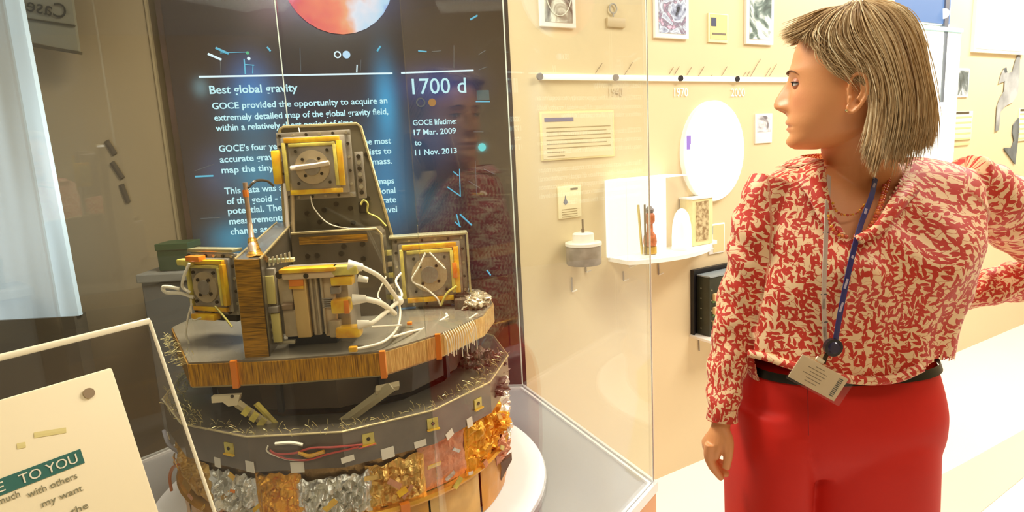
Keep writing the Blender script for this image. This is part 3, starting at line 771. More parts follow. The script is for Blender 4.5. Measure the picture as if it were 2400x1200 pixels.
def exr(t, s0, s1, z0, z1): slab('photo_print', (s0 + 0.01, s1 - 0.01, z0 + 0.012, z1 - 0.01), 0.007, 0.001, picture_mat('photo_dark_grey', [(70, 82, 82), (110, 122, 122), (220, 226, 226)], 8, 5.5), t)
card('small dark grey photograph on the far right wall, above the yellowish text card', 2239, 160, 2268, 228, M_white, exr)
def exs(t, s0, s1, z0, z1):
    slab('heading_print', (s0 + 0.01, s1 - 0.05, z1 - 0.016, z1 - 0.002), 0.007, 0.001, mat('heading_dark', (84, 74, 54), 0.5), t)
    for k in range(6): slab('print_line', (s0 + 0.01, s1 - 0.015, z1 - 0.04 - k * 0.032, z1 - 0.03 - k * 0.032), 0.007, 0.001, mat('print_straw', (212, 200, 140), 0.6), t)
card('pale yellow text card on the far right wall, just above the woman\'s shoulder', 2228, 262, 2276, 326, mat('pale_straw', (240, 234, 200), 0.5), exs)
card('narrow pale text card at the right edge of the photo', 2390, 255, 2440, 326, mat('pale_straw', (240, 234, 200), 0.5), exs)
# large grey silhouette picture
t = thing('silhouette_mural', 'grey silhouette picture of standing figures on the far right wall', 'mural', atw(2360, 230))
def blob(name, pts, m): return obj(name, MB().prism([atw(x, y, 0.004) for x, y in pts], WN * 0.004), m, t, 0)
Mg = mat('mural_grey', (178, 180, 176), 0.6, noise_amt=0.5, noise_scale=6); Mg2 = mat('mural_dark', (112, 118, 118), 0.6, noise_amt=0.4, noise_scale=9)
blob('figure_print', [(2348, 168), (2356, 158), (2362, 172), (2372, 168), (2380, 140), (2390, 122), (2388, 180), (2384, 220), (2372, 240), (2356, 248), (2344, 262), (2340, 305), (2332, 308), (2336, 250), (2342, 232), (2352, 215), (2354, 190), (2340, 196)], Mg)
blob('figure_print', [(2374, 292), (2386, 276), (2388, 300), (2384, 335), (2378, 385), (2366, 368), (2354, 352), (2352, 346), (2370, 346), (2376, 330), (2372, 312)], Mg2)
blob('figure_print', [(2352, 160), (2358, 158), (2359, 170), (2353, 172)], Mg2)
t = thing('wall_glare', 'large square white glare high on the far right wall, reflected light modelled as glow', 'light box', atw(2330, 60))  # glare of reflected light, put in as a glowing slab
r = wrect(2290, -60, 2392, 122, 0.0)
slab('glare_face', r, 0.02, 0.004, emat('glare_white', (255, 254, 250), 1.4), t)
slab('glare_backing', (r[0] - .02, r[1] + .02, r[2] - .02, r[3] + .02), 0.0, 0.02, M_white, t)

# beige floor beside the white reflection at right, painted as a flat patch
fl = [atz(2160, 1138, 0), atz(2262, 1085, 0), atz(2400, 1008, 0), atz(2520, 950, 0), atz(2520, 1050, 0), atz(2400, 1118, 0), atz(2300, 1200, 0), atz(2180, 1300, 0), atz(2100, 1300, 0)]
tag(obj('floor_reflection_patch', MB().prism([(p.x, p.y, 0.001) for p in fl], (0, 0, 0.002)), mat('beige_beside_reflection', (232, 220, 186), 0.2), None, 0), kind='structure')

# ------------------------------------------------------------------ hexagonal glass case
C0 = Vector((-0.45, 1.61, 0)); ZP = 0.6
def hexv(k, r=0.8, z=0.0):
    a = R(-6 + 60 * k)
    return Vector((C0.x + r * math.cos(a), C0.y + r * math.sin(a), z))
case = thing('glass_case', 'large six-sided glass display case with white rails on a beige plinth', 'display case', C0)
M_pl = mat('plinth_sand', (222, 176, 122), 0.5); M_rail = mat('rail_white_metal', (226, 224, 222), 0.2, metal=0.4)
obj('plinth_body', MB().prism([hexv(k, 0.795, 0.0) for k in range(6)], (0, 0, ZP - 0.02)), M_pl, case, 0)
M_deck = mat('deck_grey_satin', (128, 128, 128), 0.16, spec=0.6)
obj('deck_top', MB().prism([hexv(k, 0.775, ZP - 0.02) for k in range(6)], (0, 0, 0.016)), M_deck, case, 0)
CG = glass_mat('case_glass', (0.97, 0.985, 0.975), 1.0, 1.52)
M_seam = mat('glass_edge_pale', (205, 210, 196), 0.15, spec=0.8)
for k in range(6):
    a, b = hexv(k, 0.80), hexv(k + 1, 0.80); ai, bi = hexv(k, 0.775), hexv(k + 1, 0.775)
    am, bm_ = hexv(k, 0.790), hexv(k + 1, 0.790); an, bn = hexv(k, 0.784), hexv(k + 1, 0.784)
    obj('base_rail', MB().prism([(p.x, p.y, ZP - 0.02) for p in (a, b, bm_, am)], (0, 0, 0.026)), M_rail, case, 0)
    obj('base_rail', MB().prism([(p.x, p.y, ZP - 0.019) for p in (an, bn, bi, ai)], (0, 0, 0.022)), M_rail, case, 0)
    pane = obj('glass_pane', MB().prism([(p.x, p.y, ZP - 0.015) for p in (am, bm_, bn, an)], (0, 0, 1.8)), CG, case, 0)
for k in range(3):
    c = hexv(k, 0.789)
    obj('corner_seam', MB().cyl((c.x, c.y, ZP + 0.008), (c.x, c.y, 2.385), 0.0022, 6), M_seam, case)
obj('case_cap', MB().prism([hexv(k, 0.80, 2.386) for k in range(6)], (0, 0, 0.06)), mat('cap_grey', (90, 86, 82), 0.5), case, 0)
obj('cap_lamp', MB().box((-0.42, 1.55, 2.38), 0.5, 0.4, 0.01), emat('lamp_warm', (255, 245, 225), 3.0), case, 0)
# white turntable disc
tt = thing('turntable', 'round bright white turntable disc under the satellite instrument', 'turntable', (C0.x, C0.y, ZP))
def lathe(prof, seg=72, c=C0, off=0.0):
    return MB().rings([[Vector((c.x + r * math.cos(2 * math.pi * k / seg + off), c.y + r * math.sin(2 * math.pi * k / seg + off), z)) for k in range(seg)] for r, z in prof])
obj('disc_edge', lathe([(0.512, ZP - 0.004), (0.512, ZP + 0.012)]), mat('disc_edge_grey', (180, 180, 180), 0.3), tt, 40)
obj('disc_plate', lathe([(0.508, ZP + 0.012), (0.508, ZP + 0.018), (0.505, ZP + 0.02)]), mat('disc_white', (252, 252, 252), 0.3), tt, 40)
# ------------------------------------------------------------------ the satellite instrument
ins = thing('satellite_instrument', 'gold and grey satellite instrument with foil wraps on the white turntable in the glass case', 'satellite', (C0.x, C0.y, ZP + 0.02))
def kapton(name, col, col2, vertical=True):
    m = bpy.data.materials.new(name); m.use_nodes = True
    nt = m.node_tree; b = nt.nodes['Principled BSDF']
    b.inputs['Metallic'].default_value = 0.55; b.inputs['Roughness'].default_value = 0.33; b.inputs['Coat Weight'].default_value = 0.5
    tc = nt.nodes.new('ShaderNodeTexCoord'); mp = nt.nodes.new('ShaderNodeMapping')
    mp.inputs['Scale'].default_value = (1, 1, 0.06) if vertical else (0.06, 0.06, 1)
    n = nt.nodes.new('ShaderNodeTexNoise'); n.inputs['Scale'].default_value = 380; n.inputs['Detail'].default_value = 2
    n2 = nt.nodes.new('ShaderNodeTexNoise'); n2.inputs['Scale'].default_value = 12; n2.inputs['Detail'].default_value = 3
    nt.links.new(tc.outputs['Object'], mp.inputs[0]); nt.links.new(mp.outputs[0], n.inputs['Vector']); nt.links.new(tc.outputs['Object'], n2.inputs['Vector'])
    ad = nt.nodes.new('ShaderNodeMath'); ad.operation = 'MULTIPLY_ADD'; ad.inputs[1].default_value = 0.5; nt.links.new(n2.outputs['Fac'], ad.inputs[0]); nt.links.new(n.outputs['Fac'], ad.inputs[2])
    rp = nt.nodes.new('ShaderNodeValToRGB'); el = rp.color_ramp.elements
    el[0].position = 0.5; el[0].color = srgb(col2); el[1].position = 0.9; el[1].color = srgb(col)
    nt.links.new(ad.outputs[0], rp.inputs[0]); nt.links.new(rp.outputs[0], b.inputs['Base Color'])
    bp = nt.nodes.new('ShaderNodeBump'); bp.inputs['Strength'].default_value = 0.5; bp.inputs['Distance'].default_value = 0.002
    nt.links.new(n.outputs['Fac'], bp.inputs['Height']); nt.links.new(bp.outputs[0], b.inputs['Normal'])
    return m
M_kap = kapton('amber_kapton_edge', (228, 164, 36), (134, 84, 14))
M_kapp = kapton('pale_kapton_edge', (226, 190, 112), (178, 134, 60))
M_kaph = kapton('amber_kapton_web', (206, 148, 40), (84, 54, 14), False)
M_comp = mat('dark_composite', (96, 86, 70), 0.3, spec=0.6, noise_amt=0.3, noise_scale=9, coat=0.4)
M_comp2 = mat('grey_composite_top', (128, 118, 98), 0.25, spec=0.6, noise_amt=0.25, noise_scale=6, coat=0.5)
M_brn = mat('brown_composite', (92, 76, 58), 0.35, spec=0.5, noise_amt=0.3, noise_scale=7, coat=0.3)
M_band = mat('ring_band_brown', (116, 102, 86), 0.3, spec=0.6, noise_amt=0.3, noise_scale=12, coat=0.4)
M_stk = mat('sticker_white', (238, 226, 202), 0.5)
M_alu = mat('machined_aluminium', (202, 180, 140), 0.35, metal=0.35, noise_amt=0.15, noise_scale=30)
M_alug = mat('grey_aluminium', (170, 158, 138), 0.35, metal=0.4, noise_amt=0.2, noise_scale=25)
M_tape = mat('yellow_tape', (246, 200, 40), 0.3, coat=0.6, col2=(226, 156, 24), noise_scale=28)
M_tapep = mat('pale_yellow_tape', (232, 212, 96), 0.35, coat=0.4, col2=(196, 176, 88), noise_scale=40)
M_orange = mat('orange_tape', (236, 130, 30), 0.35, coat=0.4)
M_bolt = mat('bolt_dark', (62, 52, 38), 0.35, metal=0.5)
M_boltl = mat('bolt_light', (200, 190, 160), 0.3, metal=0.7)
M_wire = mat('cream_cable', (238, 226, 196), 0.45)
M_wirey = mat('yellow_wire', (206, 190, 90), 0.45)
M_wirer = mat('red_wire', (196, 78, 62), 0.4)
M_edge = mat('plate_edge_trim', (190, 170, 120), 0.3, metal=0.5)
def foil(name, col, rough=0.22, metal=0.9):
    return mat(name, col, rough, metal=metal, noise_amt=0.25, noise_scale=18, bump=0.5, bump_scale=120)
F_gold = foil('gold_foil', (244, 198, 110), 0.35, 0.75); F_cop = foil('copper_foil', (226, 160, 122), 0.4, 0.6); F_sil = foil('silver_foil', (244, 240, 226), 0.35, 0.8); F_dark = foil('dark_foil', (120, 96, 84), 0.3, 0.6)
F_or = foil('orange_foil', (246, 176, 52), 0.3, 0.6)
def rel(x, y, z): return Vector((C0.x + x, C0.y + y, z))
# deck plate (eight-sided)
PT = [(-0.225, -0.345), (-0.03, -0.352), (0.17, -0.335), (0.285, -0.225), (0.372, -0.085), (0.392, 0.03), (0.37, 0.16), (0.22, 0.34), (-0.2, 0.35), (-0.39, 0.17), (-0.41, -0.05)]
ZT, ZB = 1.075, 1.02
pt = [rel(x, y, 0) for x, y in PT]
obj('deck_plate', MB().prism([(p.x, p.y, ZT - 0.004) for p in pt], (0, 0, 0.004)), M_comp2, ins, 0)
obj('deck_underside', MB().prism([(p.x, p.y, ZB) for p in pt], (0, 0, 0.004)), M_edge, ins, 0)
for k in range(len(pt)):
    a, b = pt[k], pt[(k + 1) % len(pt)]
    d = (b - a).normalized(); n = Vector((d.y, -d.x, 0))
    obj('edge_panel', MB().prism([(a.x, a.y, ZB + 0.004), (b.x, b.y, ZB + 0.004), (b.x + n.x * .003, b.y + n.y * .003, ZB + 0.004), (a.x + n.x * .003, a.y + n.y * .003, ZB + 0.004)], (0, 0, ZT - ZB - 0.008)), M_kap if k in (0, 1, 7, 8, 9, 10) else M_kapp, ins, 0)
for x, y in ((-0.13, -0.353), (0.172, -0.340), (0.276, -0.238)):
    p = rel(x, y, 0)
    obj('tape_strip', MB().box((p.x, p.y, (ZT + ZB) / 2), 0.012, 0.010, ZT - ZB + 0.003), M_orange, ins, 0)
# wire harness hanging on the right edge
for k in range(14):
    s = k / 13
    q = [rel(0.288 + 0.06 * s, -0.232 + 0.09 * s, ZT + 0.003), rel(0.296 + 0.06 * s, -0.24 + 0.09 * s, ZT - 0.014), rel(0.298 + 0.06 * s + rnd.uniform(-.004, .004), -0.242 + 0.09 * s, ZB - rnd.uniform(-0.01, 0.016))]
    obj('harness_wire', MB().tube(curve_pts(q, 5), 0.0011, 5), M_wire, ins)
# drum under the plate
n = 12
drum = [(0.315, 0.945), (0.33, ZB)]
obj('lower_drum', lathe(drum, n, C0, 0.2), M_brn, ins, 0)
for k, a in enumerate((-100, -62, -30, -140, 0)):
    p = rel(0.325 * math.cos(R(a)), 0.325 * math.sin(R(a)), 0.983)
    M_ = Matrix.Rotation(R(a + 90), 3, 'Z')
    obj('drum_seam', MB().box(p, 0.012, 0.01, 0.07, M_), M_dark, ins, 0)
def strut(name, a, b, w, m):
    return obj(name, MB().tube([a, b], w, 4, flat=0.3, up=(0, 1, 0)), m, ins, 0)
Ys = 1.255
sp_ = [aty(495, 930, Ys), aty(562, 926, Ys), aty(556, 950, Ys), aty(535, 953, Ys), aty(522, 943, Ys), aty(496, 945, Ys)]
obj('mounting_bracket', MB().prism(sp_, (0, 0.012, 0)), mat('bracket_pale', (228, 210, 168), 0.4), ins, 0)
obj('bracket_hole', MB().cyl(aty(544, 929, Ys - 0.002), aty(544, 929, Ys + 0.001), 0.0035, 10), M_bolt, ins, 0)
strut('diagonal_strut', aty(556, 945, Ys + 0.004), aty(648, 1010, Ys + 0.02), 0.010, mat('strut_cream', (206, 190, 146), 0.4))
strut('diagonal_strut', aty(600, 945, Ys + 0.01), aty(652, 1000, Ys + 0.02), 0.007, M_tapep)
strut('diagonal_strut', aty(918, 906, 1.27), aty(790, 1000, 1.275), 0.011, mat('strut_grey', (170, 156, 120), 0.4))
strut('diagonal_strut', aty(880, 915, 1.265), aty(935, 903, 1.30), 0.010, mat('strut_grey', (170, 156, 120), 0.4))
for t_ in (0.25, 0.45, 0.65):
    a = aty(556, 945, Ys); b = aty(648, 1010, Ys + 0.02); c = a.lerp(b, t_)
    obj('tape_strip', MB().box(c - Vector((0, 0.006, 0)), 0.013, 0.004, 0.02, Matrix.Rotation(R(40), 3, 'Y')), M_tapep, ins, 0)
# ring top and band
RB = 0.425; NB = 14
def ring_pt(a, r, z): return rel(r * math.cos(a), r * math.sin(a), z)
off = R(-90) + math.pi / NB
ZR, ZL = 0.938, 0.862
obj('ring_top', MB().rings([[ring_pt(off + 2 * math.pi * k / NB, r, z) for k in range(NB)] for r, z in ((0.30, ZR - 0.012), (RB - 0.004, ZR))], cap=False), M_comp, ins, 0)
for k in range(NB):
    a0 = off + 2 * math.pi * k / NB; a1 = off + 2 * math.pi * (k + 1) / NB
    q = [ring_pt(a0, RB, ZL), ring_pt(a1, RB, ZL), ring_pt(a1, RB - 0.006, ZL), ring_pt(a0, RB - 0.006, ZL)]
    obj('band_panel', MB().prism(q, (0, 0, ZR - ZL)), M_band, ins, 0)
    e = [ring_pt(a0, RB + 0.001, ZR), ring_pt(a1, RB + 0.001, ZR)]
    obj('edge_trim', MB().tube(e, 0.0022, 5), M_edge, ins)
def on_band(px, py, r=RB + 0.0012):
    r_ = ray(px, py); d = Vector((r_.x, r_.y)); o = Vector((-C0.x, -C0.y))
    # intersect with the polygonal band
    best = None
    for k in range(NB):
        a0 = off + 2 * math.pi * k / NB; a1 = off + 2 * math.pi * (k + 1) / NB
        p = ring_pt(a0, r, 0); q = ring_pt(a1, r, 0); e = q - p; nn = Vector((e.y, -e.x, 0)).normalized()
        den = r_.dot(nn)
        if abs(den) < 1e-6: continue
        t = (p - Vector((0, 0, 0))).dot(nn) / den
        P_ = CAM + r_ * t
        s = (P_ - p); s.z = 0; s = s.dot(e) / e.dot(e)
        if -0.001 <= s <= 1.001 and t > 0 and (best is None or t < best[0]):
            best = (t, P_, e.normalized(), nn)
    return best
def band_patch(name, px, py, w, h, m, th=0.0015, tilt=0, r=RB + 0.0012):
    bst = on_band(px, py, r)
    if not bst: return None
    _, P_, e, nn = bst
    if nn.dot(P_ - C0) < 0: nn = -nn
    M_ = Matrix((e, nn, ZU)).transposed() @ Matrix.Rotation(R(tilt), 3, 'Y')
    return obj(name, MB().box(P_, w, th, h, M_), m, ins, 0), P_, e, nn
for px, py, w, h, tl_ in ((510, 1084, 0.017, 0.021, 3), (586, 1094, 0.022, 0.023, 0), (697, 1095, 0.027, 0.023, 0), (815, 1076, 0.026, 0.012, -4), (909, 1062, 0.027, 0.023, -3), (985, 1040, 0.026, 0.014, -4), (1054, 1018, 0.022, 0.016, -20), (1101, 990, 0.018, 0.022, -5)):
    band_patch('square_sticker', px, py, w, h, M_stk, tilt=tl_)
for px, py in ((537, 1050), (863, 1028), (1014, 992), (1120, 945)):
    res = band_patch('clip_plate', px, py, 0.024, 0.022, M_tapep, 0.003)
    if res:
        cl, P_, e, nn = res
        obj('clip_hole', MB().cyl(P_, P_ + nn * 0.003, 0.004, 8), M_bolt, cl, 0)
        obj('clip_lip', MB().box(P_ - ZU * 0.013 + nn * 0.003, 0.028, 0.005, 0.003, Matrix((e, nn, ZU)).transposed()), M_tape, cl, 0)
# foil cylinder below the band, crumpled
def crumple(name, r0, z0, z1, a0, a1, m, amp, fs, seed, nu=90, nv=26, thick=True, taper=0.0, kind=None):
    mb = MB(); rows = []
    for j in range(nv + 1):
        row = []
        for i in range(nu + 1):
            a = R(a0 + (a1 - a0) * i / nu); z = z0 + (z1 - z0) * j / nv
            p = rel(r0 * math.cos(a), r0 * math.sin(a), z)
            q = Vector((p.x * fs, p.y * fs, p.z * fs * 1.3 + seed))
            d = noise.cell(q * 0.9) * 0.25 + abs(noise.noise(q)) * 1.3 + abs(noise.noise(q * 2.3)) * 0.7
            edge = min(1, 6 * i / nu, 6 * (nu - i) / nu, 5 * j / nv + 0.2, 5 * (nv - j) / nv + 0.2)
            rr = r0 + amp * d * edge - taper * j / nv
            row.append(rel(rr * math.cos(a), rr * math.sin(a), z + amp * 0.6 * noise.noise(q * 1.7 + Vector((9, 3, 1)))))
        rows.append(row)
    mb.rings(rows, cap=False, closed=False)
    return obj(name, mb, m, ins, 0 if amp > 0.006 else 60, kind)
crumple('foil_wrap', 0.395, 0.735, 0.868, 0, 360, foil('bronze_foil', (196, 160, 110), 0.3, 0.7), 0.006, 16, 0, 260, 20)
crumple('foil_patch', 0.405, 0.75, 0.84, -122, -104, F_sil, 0.022, 42, 3.1)
crumple('foil_patch', 0.405, 0.75, 0.85, -104, -90, F_or, 0.014, 36, 6.2)
crumple('foil_patch', 0.405, 0.745, 0.835, -92, -70, F_sil, 0.020, 42, 8.4)
crumple('foil_patch', 0.403, 0.75, 0.86, -56, -36, F_cop, 0.005, 20, 1.4)
crumple('foil_patch', 0.405, 0.745, 0.845, -72, -54, F_gold, 0.016, 34, 4.4)
crumple('foil_patch', 0.405, 0.745, 0.86, -38, -12, F_or, 0.020, 26, 5.9)
crumple('foil_patch', 0.410, 0.79, 0.90, -14, 26, F_sil, 0.018, 30, 2.7)
crumple('foil_patch', 0.405, 0.76, 0.85, -150, -122, F_gold, 0.012, 34, 7.7)
crumple('foil_patch', 0.405, 0.745, 0.85, -180, -150, F_gold, 0.014, 30, 9.9)
# dark crumpled blanket at the right of the ring, orange one under it
def blanket(name, c, rx, ry, rz, m, seed, amp=0.25, seg=44, rg=24):
    rings = []
    for i in range(rg + 1):
        ph = math.pi * (0.03 + 0.94 * i / rg); row = []
        for k in range(seg):
            th = 2 * math.pi * k / seg
            d = Vector((math.sin(ph) * math.cos(th), math.sin(ph) * math.sin(th), math.cos(ph)))
            q = d * 2.6 + Vector((seed, seed * 2, 0))
            f_ = 1 + amp * (abs(noise.noise(q)) * 1.8 + abs(noise.noise(q * 2.7)) * 0.9 - 0.5)
            row.append(Vector(c) + Vector((d.x * rx * f_, d.y * ry * f_, d.z * rz * f_)))
        rings.append(row)
    return obj(name, MB().rings(rings), m, ins, 0)
def bl_at(px, py, Y): return aty(px, py, Y)
blanket('dark_blanket', bl_at(1128, 868, 1.60), 0.062, 0.07, 0.046, F_dark, 1.1, 0.45, 56, 30)
blanket('dark_blanket', bl_at(1118, 912, 1.50), 0.058, 0.05, 0.026, F_dark, 3.3, 0.5, 56, 30)
blanket('gold_blanket', bl_at(1150, 985, 1.52), 0.045, 0.06, 0.028, F_or, 5.1, 0.35)
blanket('silver_blanket', bl_at(1172, 1000, 1.60), 0.028, 0.06, 0.028, F_sil, 6.6, 0.35)
q = [aty(1152, 1100, 1.50), aty(1199, 1068, 1.50), aty(1200, 1078, 1.50), aty(1170, 1135, 1.50), aty(1160, 1122, 1.50)]
obj('vent_plate', MB().prism(q, (0.0, 0.02, 0)), mat('vent_grey_green', (128, 124, 104), 0.35, noise_amt=0.3, noise_scale=40), ins, 0)
crumple('foil_patch', 0.41, 0.70, 0.76, -20, 4, F_cop, 0.02, 30, 3.9)
# rim flange and skirt
obj('rim_flange', lathe([(0.395, 0.735), (0.418, 0.736), (0.422, 0.742), (0.418, 0.748), (0.395, 0.749)], 56), mat('flange_gold', (232, 170, 60), 0.3, metal=0.6, noise_amt=0.2), ins, 40)
M_skirt = mat('skirt_gold', (226, 158, 60), 0.3, metal=0.65, col2=(206, 148, 72), noise_scale=10, bump=0.3, bump_scale=40)
for k in range(10):
    a0 = -185 + k * 22; a1 = a0 + 21.2
    crumple('skirt_panel', 0.405 + 0.002 * (k % 2), ZP + 0.022, 0.737, a0, a1, M_skirt if k % 3 else mat('skirt_pale_gold', (232, 186, 110), 0.35, metal=0.5, noise_amt=0.2), 0.004, 12, k, 20, 8)
for k in range(7):
    a0 = 35 + k * 20
    crumple('skirt_panel', 0.403, ZP + 0.022, 0.737, a0, a0 + 19.5, M_skirt, 0.004, 12, k, 12, 6)
obj('skirt_core', lathe([(0.39, ZP + 0.021), (0.39, 0.736)], 40), M_bolt, ins, 40)
for a, w_ in ((-118, 0.03), (-96, 0.035), (-84, 0.03), (-62, 0.02)):
    p = ring_pt(R(a), 0.420, 0.742)
    obj('tape_strip', MB().box(p, w_, 0.012, 0.02, Matrix.Rotation(R(a + 90), 3, 'Z')), M_orange, ins, 0)

# ---- upright structure on the plate
Yp = 1.68
tp = [(655, 305), (664, 298), (836, 290), (845, 297), (921, 560), (925, 712), (690, 714), (668, 560)]
q = [aty(x, y, Yp) for x, y in tp]
q[5].z = q[6].z = ZT
obj('tall_panel', MB().prism([p for p in q], (0, 0.022, 0)), mat('tall_panel_composite', (112, 100, 74), 0.3, noise_amt=0.3, noise_scale=8, coat=0.4), ins, 0)
edge = [aty(x, y, Yp - 0.002) for x, y in ((655, 305), (664, 298), (836, 290), (845, 297), (921, 560), (925, 705))]
obj('panel_edge', MB().tube(edge, 0.004, 6), M_edge, ins)
obj('panel_edge', MB().tube([aty(655, 305, Yp - 0.002), aty(668, 540, Yp - 0.002)], 0.005, 6), M_edge, ins)
Yb = 1.57
q = [aty(x, y, Yb) for x, y in ((682, 548), (882, 536), (893, 548), (905, 700), (690, 700))]
q[3].z = q[4].z = ZT
obj('front_panel', MB().prism(q, (0, 0.06, 0)), mat('front_panel_composite', (108, 94, 72), 0.3, noise_amt=0.3, noise_scale=10, coat=0.4), ins, 0)
q2_ = [aty(x, y, Yb - 0.001) for x, y in ((682, 548), (882, 536), (893, 548), (902, 640))]
obj('panel_edge', MB().tube(q2_, 0.0035, 6), M_edge, ins)
q = [aty(x, y, Yb - 0.003) for x, y in ((700, 556), (860, 548), (862, 566), (702, 574))]
obj('amber_strip', MB().prism(q, (0, 0.002, 0)), M_kaph, ins, 0)
def bolts(name, pts, Y, r, m=M_bolt, parent=ins, ring=True):
    for (x, y) in pts:
        c = aty(x, y, Y)
        o = obj(name, MB().cyl(c - Vector((0, 0.004, 0)), c, r, 10), m, parent, 40)
        if ring and parent is ins:
            pass
bolts('bolt', [(760, 492), (788, 478), (822, 488), (790, 528), (828, 522), (860, 362), (845, 396), (862, 465), (720, 500), (750, 520)], Yp, 0.0065)
bolts('bolt', [(744, 598), (806, 577), (850, 572), (852, 606), (748, 632), (800, 594), (722, 600), (826, 636)], Yb, 0.0065)
c = aty(850, 486, Yp - 0.006)
obj('cable_clamp', MB().box(c, 0.02, 0.014, 0.03, None, 0.004), M_bolt, ins)
# web panel running from the front slab back to the tall panel
xa = aty(580, 720, 1.28).x; xb = aty(672, 560, 1.66).x
za0 = aty(580, 608, 1.28).z; zb0 = aty(662, 525, 1.62).z
hw = 0.022
fr = [aty(550, 608, 1.28), aty(608, 608, 1.28), aty(630, 820, 1.28), aty(574, 820, 1.28)]
fr[2].z = fr[3].z = ZT
obj('web_end', MB().prism([p - Vector((0, 0.003, 0)) for p in fr], (0, 0.003, 0)), M_kaph, ins, 0)
bk = [Vector((xb - hw, 1.66, zb0)), Vector((xb + hw, 1.66, zb0)), Vector((xb + hw, 1.66, ZT)), Vector((xb - hw, 1.66, ZT))]
obj('web_panel', MB().add(fr + bk, [(0, 1, 2, 3), (7, 6, 5, 4), (0, 4, 5, 1), (1, 5, 6, 2), (2, 6, 7, 3), (3, 7, 4, 0)]), M_comp, ins, 0)
for a, b in ((fr[0], bk[0]), (fr[1], bk[1])):
    obj('web_edge', MB().tube([a, b], 0.003, 6), M_edge, ins)
obj('web_edge', MB().tube([fr[0], fr[3]], 0.0022, 6), M_edge, ins)
obj('web_edge', MB().tube([fr[1], fr[2]], 0.0022, 6), M_bolt, ins)
# rod with amber tape
obj('support_rod', MB().tube(curve_pts([aty(574, 428, 1.36), aty(580, 480, 1.36), aty(586, 530, 1.36), aty(592, 575, 1.33), aty(596, 606, 1.31)], 5), [0.005] * 10 + [0.006] * 5 + [0.010] * 6, 10), mat('rod_pinkish', (190, 160, 130), 0.3, metal=0.4), ins, 60)
obj('tape_wrap', MB().tube([aty(590, 560, 1.34), aty(596, 592, 1.325), aty(600, 612, 1.315)], [0.009, 0.014, 0.026], 10), M_kaph, ins, 40)
obj('tape_wrap', MB().tube([aty(575, 445, 1.36), aty(577, 462, 1.36)], 0.0065, 8), M_orange, ins, 40)
# two tall posts left of the tall panel
for x0, x1, m_ in ((668, 680, mat('post_white', (236, 224, 206), 0.4)), (684, 690, M_alu)):
    obj('post', MB().tube([aty(x0, 430, 1.60), aty(x1, 620, 1.60)], 0.005, 8), m_, ins)
obj('post_shadow_gap', MB().box(aty(682, 575, 1.61), 0.012, 0.004, 0.07), M_dark, ins)

# ---- accelerometer units
def uframe(c, yaw, tilt=0):
    u = Vector((math.cos(R(yaw)), math.sin(R(yaw)), 0)); n = Vector((u.y, -u.x, 0))
    return Matrix((u, n, ZU)).transposed()      # local x right, y out of face, z up
class Unit:
    def __init__(s, cx_, cy_, Y, yaw, wpx, hpx, depth, name='accelerometer'):
        s.c = aty(cx_, cy_, Y); s.M = uframe(s.c, yaw)
        s.w = wpx / 1500 * Y; s.h = hpx / 1500 * Y; s.d = depth
        s.root = obj(name, MB().box(s.c - s.M @ Vector((0, depth / 2, 0)), s.w * 0.86, depth, s.h * 0.86, s.M, 0.004), M_alug, ins)
    def p(s, x, z, y=0): return s.c + s.M @ Vector((x * s.w, y, z * s.h))
    def box(s, name, x, z, w, h, th, m, y=0, bev=0.001):
        return obj(name, MB().box(s.p(x, z, y + th / 2), w * s.w, th, h * s.h, s.M, bev), m, s.root)
    def cyl(s, name, x, z, r, th, m, y=0, seg=14):
        a = s.p(x, z, y); b = s.p(x, z, y + th)
        return obj(name, MB().cyl(a, b, r, seg), m, s.root, 40)
    def tube(s, name, pts, r, m):
        return obj(name, MB().tube(curve_pts([s.p(*p) for p in pts], 6), r, 6), m, s.root, 60)
def face_unit(U, backm=M_alug, clear=False, wires=True, tape_left=True, hole=True):
    # back flange with bolts
    U.box('flange', 0, 0.46, 1.0, 0.08, 0.008, backm, -0.02)
    U.box('flange', 0, -0.46, 1.0, 0.08, 0.008, backm, -0.02)
    U.box('flange', -0.46, 0, 0.08, 0.85, 0.008, backm, -0.02)
    U.box('flange', 0.46, 0, 0.08, 0.85, 0.008, backm, -0.02)
    for i in range(6):
        for zz in (0.46, -0.46):
            U.cyl('flange_bolt', -0.45 + i * 0.18, zz, 0.0036, 0.004, M_boltl if i % 2 else M_bolt, -0.012, 8)
    for i in range(4):
        for xx in (-0.46, 0.46):
            U.cyl('flange_bolt', xx, -0.3 + i * 0.2, 0.0036, 0.004, M_bolt if i % 2 else M_boltl, -0.012, 8)
    U.box('cover_plate', 0, 0, 0.66, 0.72, 0.006, M_alug, 0.0, 0.002)
    U.box('tape_band', 0, 0.38, 0.74, 0.07, 0.01, M_tape, 0.0)
    U.box('tape_band', 0.0, 0.31, 0.62, 0.05, 0.012, M_tapep, 0.0)
    U.box('tape_band', 0.36, 0.02, 0.07, 0.66, 0.012, M_tape, 0.0)
    U.box('tape_band', 0.30, 0.0, 0.045, 0.6, 0.014, M_tapep, 0.0)
    U.box('tape_band', -0.38, 0, 0.05, 0.7, 0.010, M_tapep, 0.0)
    U.box('tape_band', 0, -0.38, 0.70, 0.07, 0.010, M_tape, 0.0)
    U.cyl('hub_disc', -0.02, -0.02, min(U.w, U.h) * 0.25, 0.006, M_alu, 0.006, 26)
    U.cyl('hub_ring', -0.02, -0.02, min(U.w, U.h) * 0.12, 0.004, M_alug, 0.012, 20)
    for x, z in ((-0.14, 0.1), (0.08, 0.1), (-0.12, -0.14), (0.1, -0.12), (-0.22, 0.22), (0.2, 0.22), (0.2, -0.25), (-0.22, -0.25)):
        U.cyl('cap_screw', x, z, 0.0038, 0.004, M_bolt, 0.011, 8)
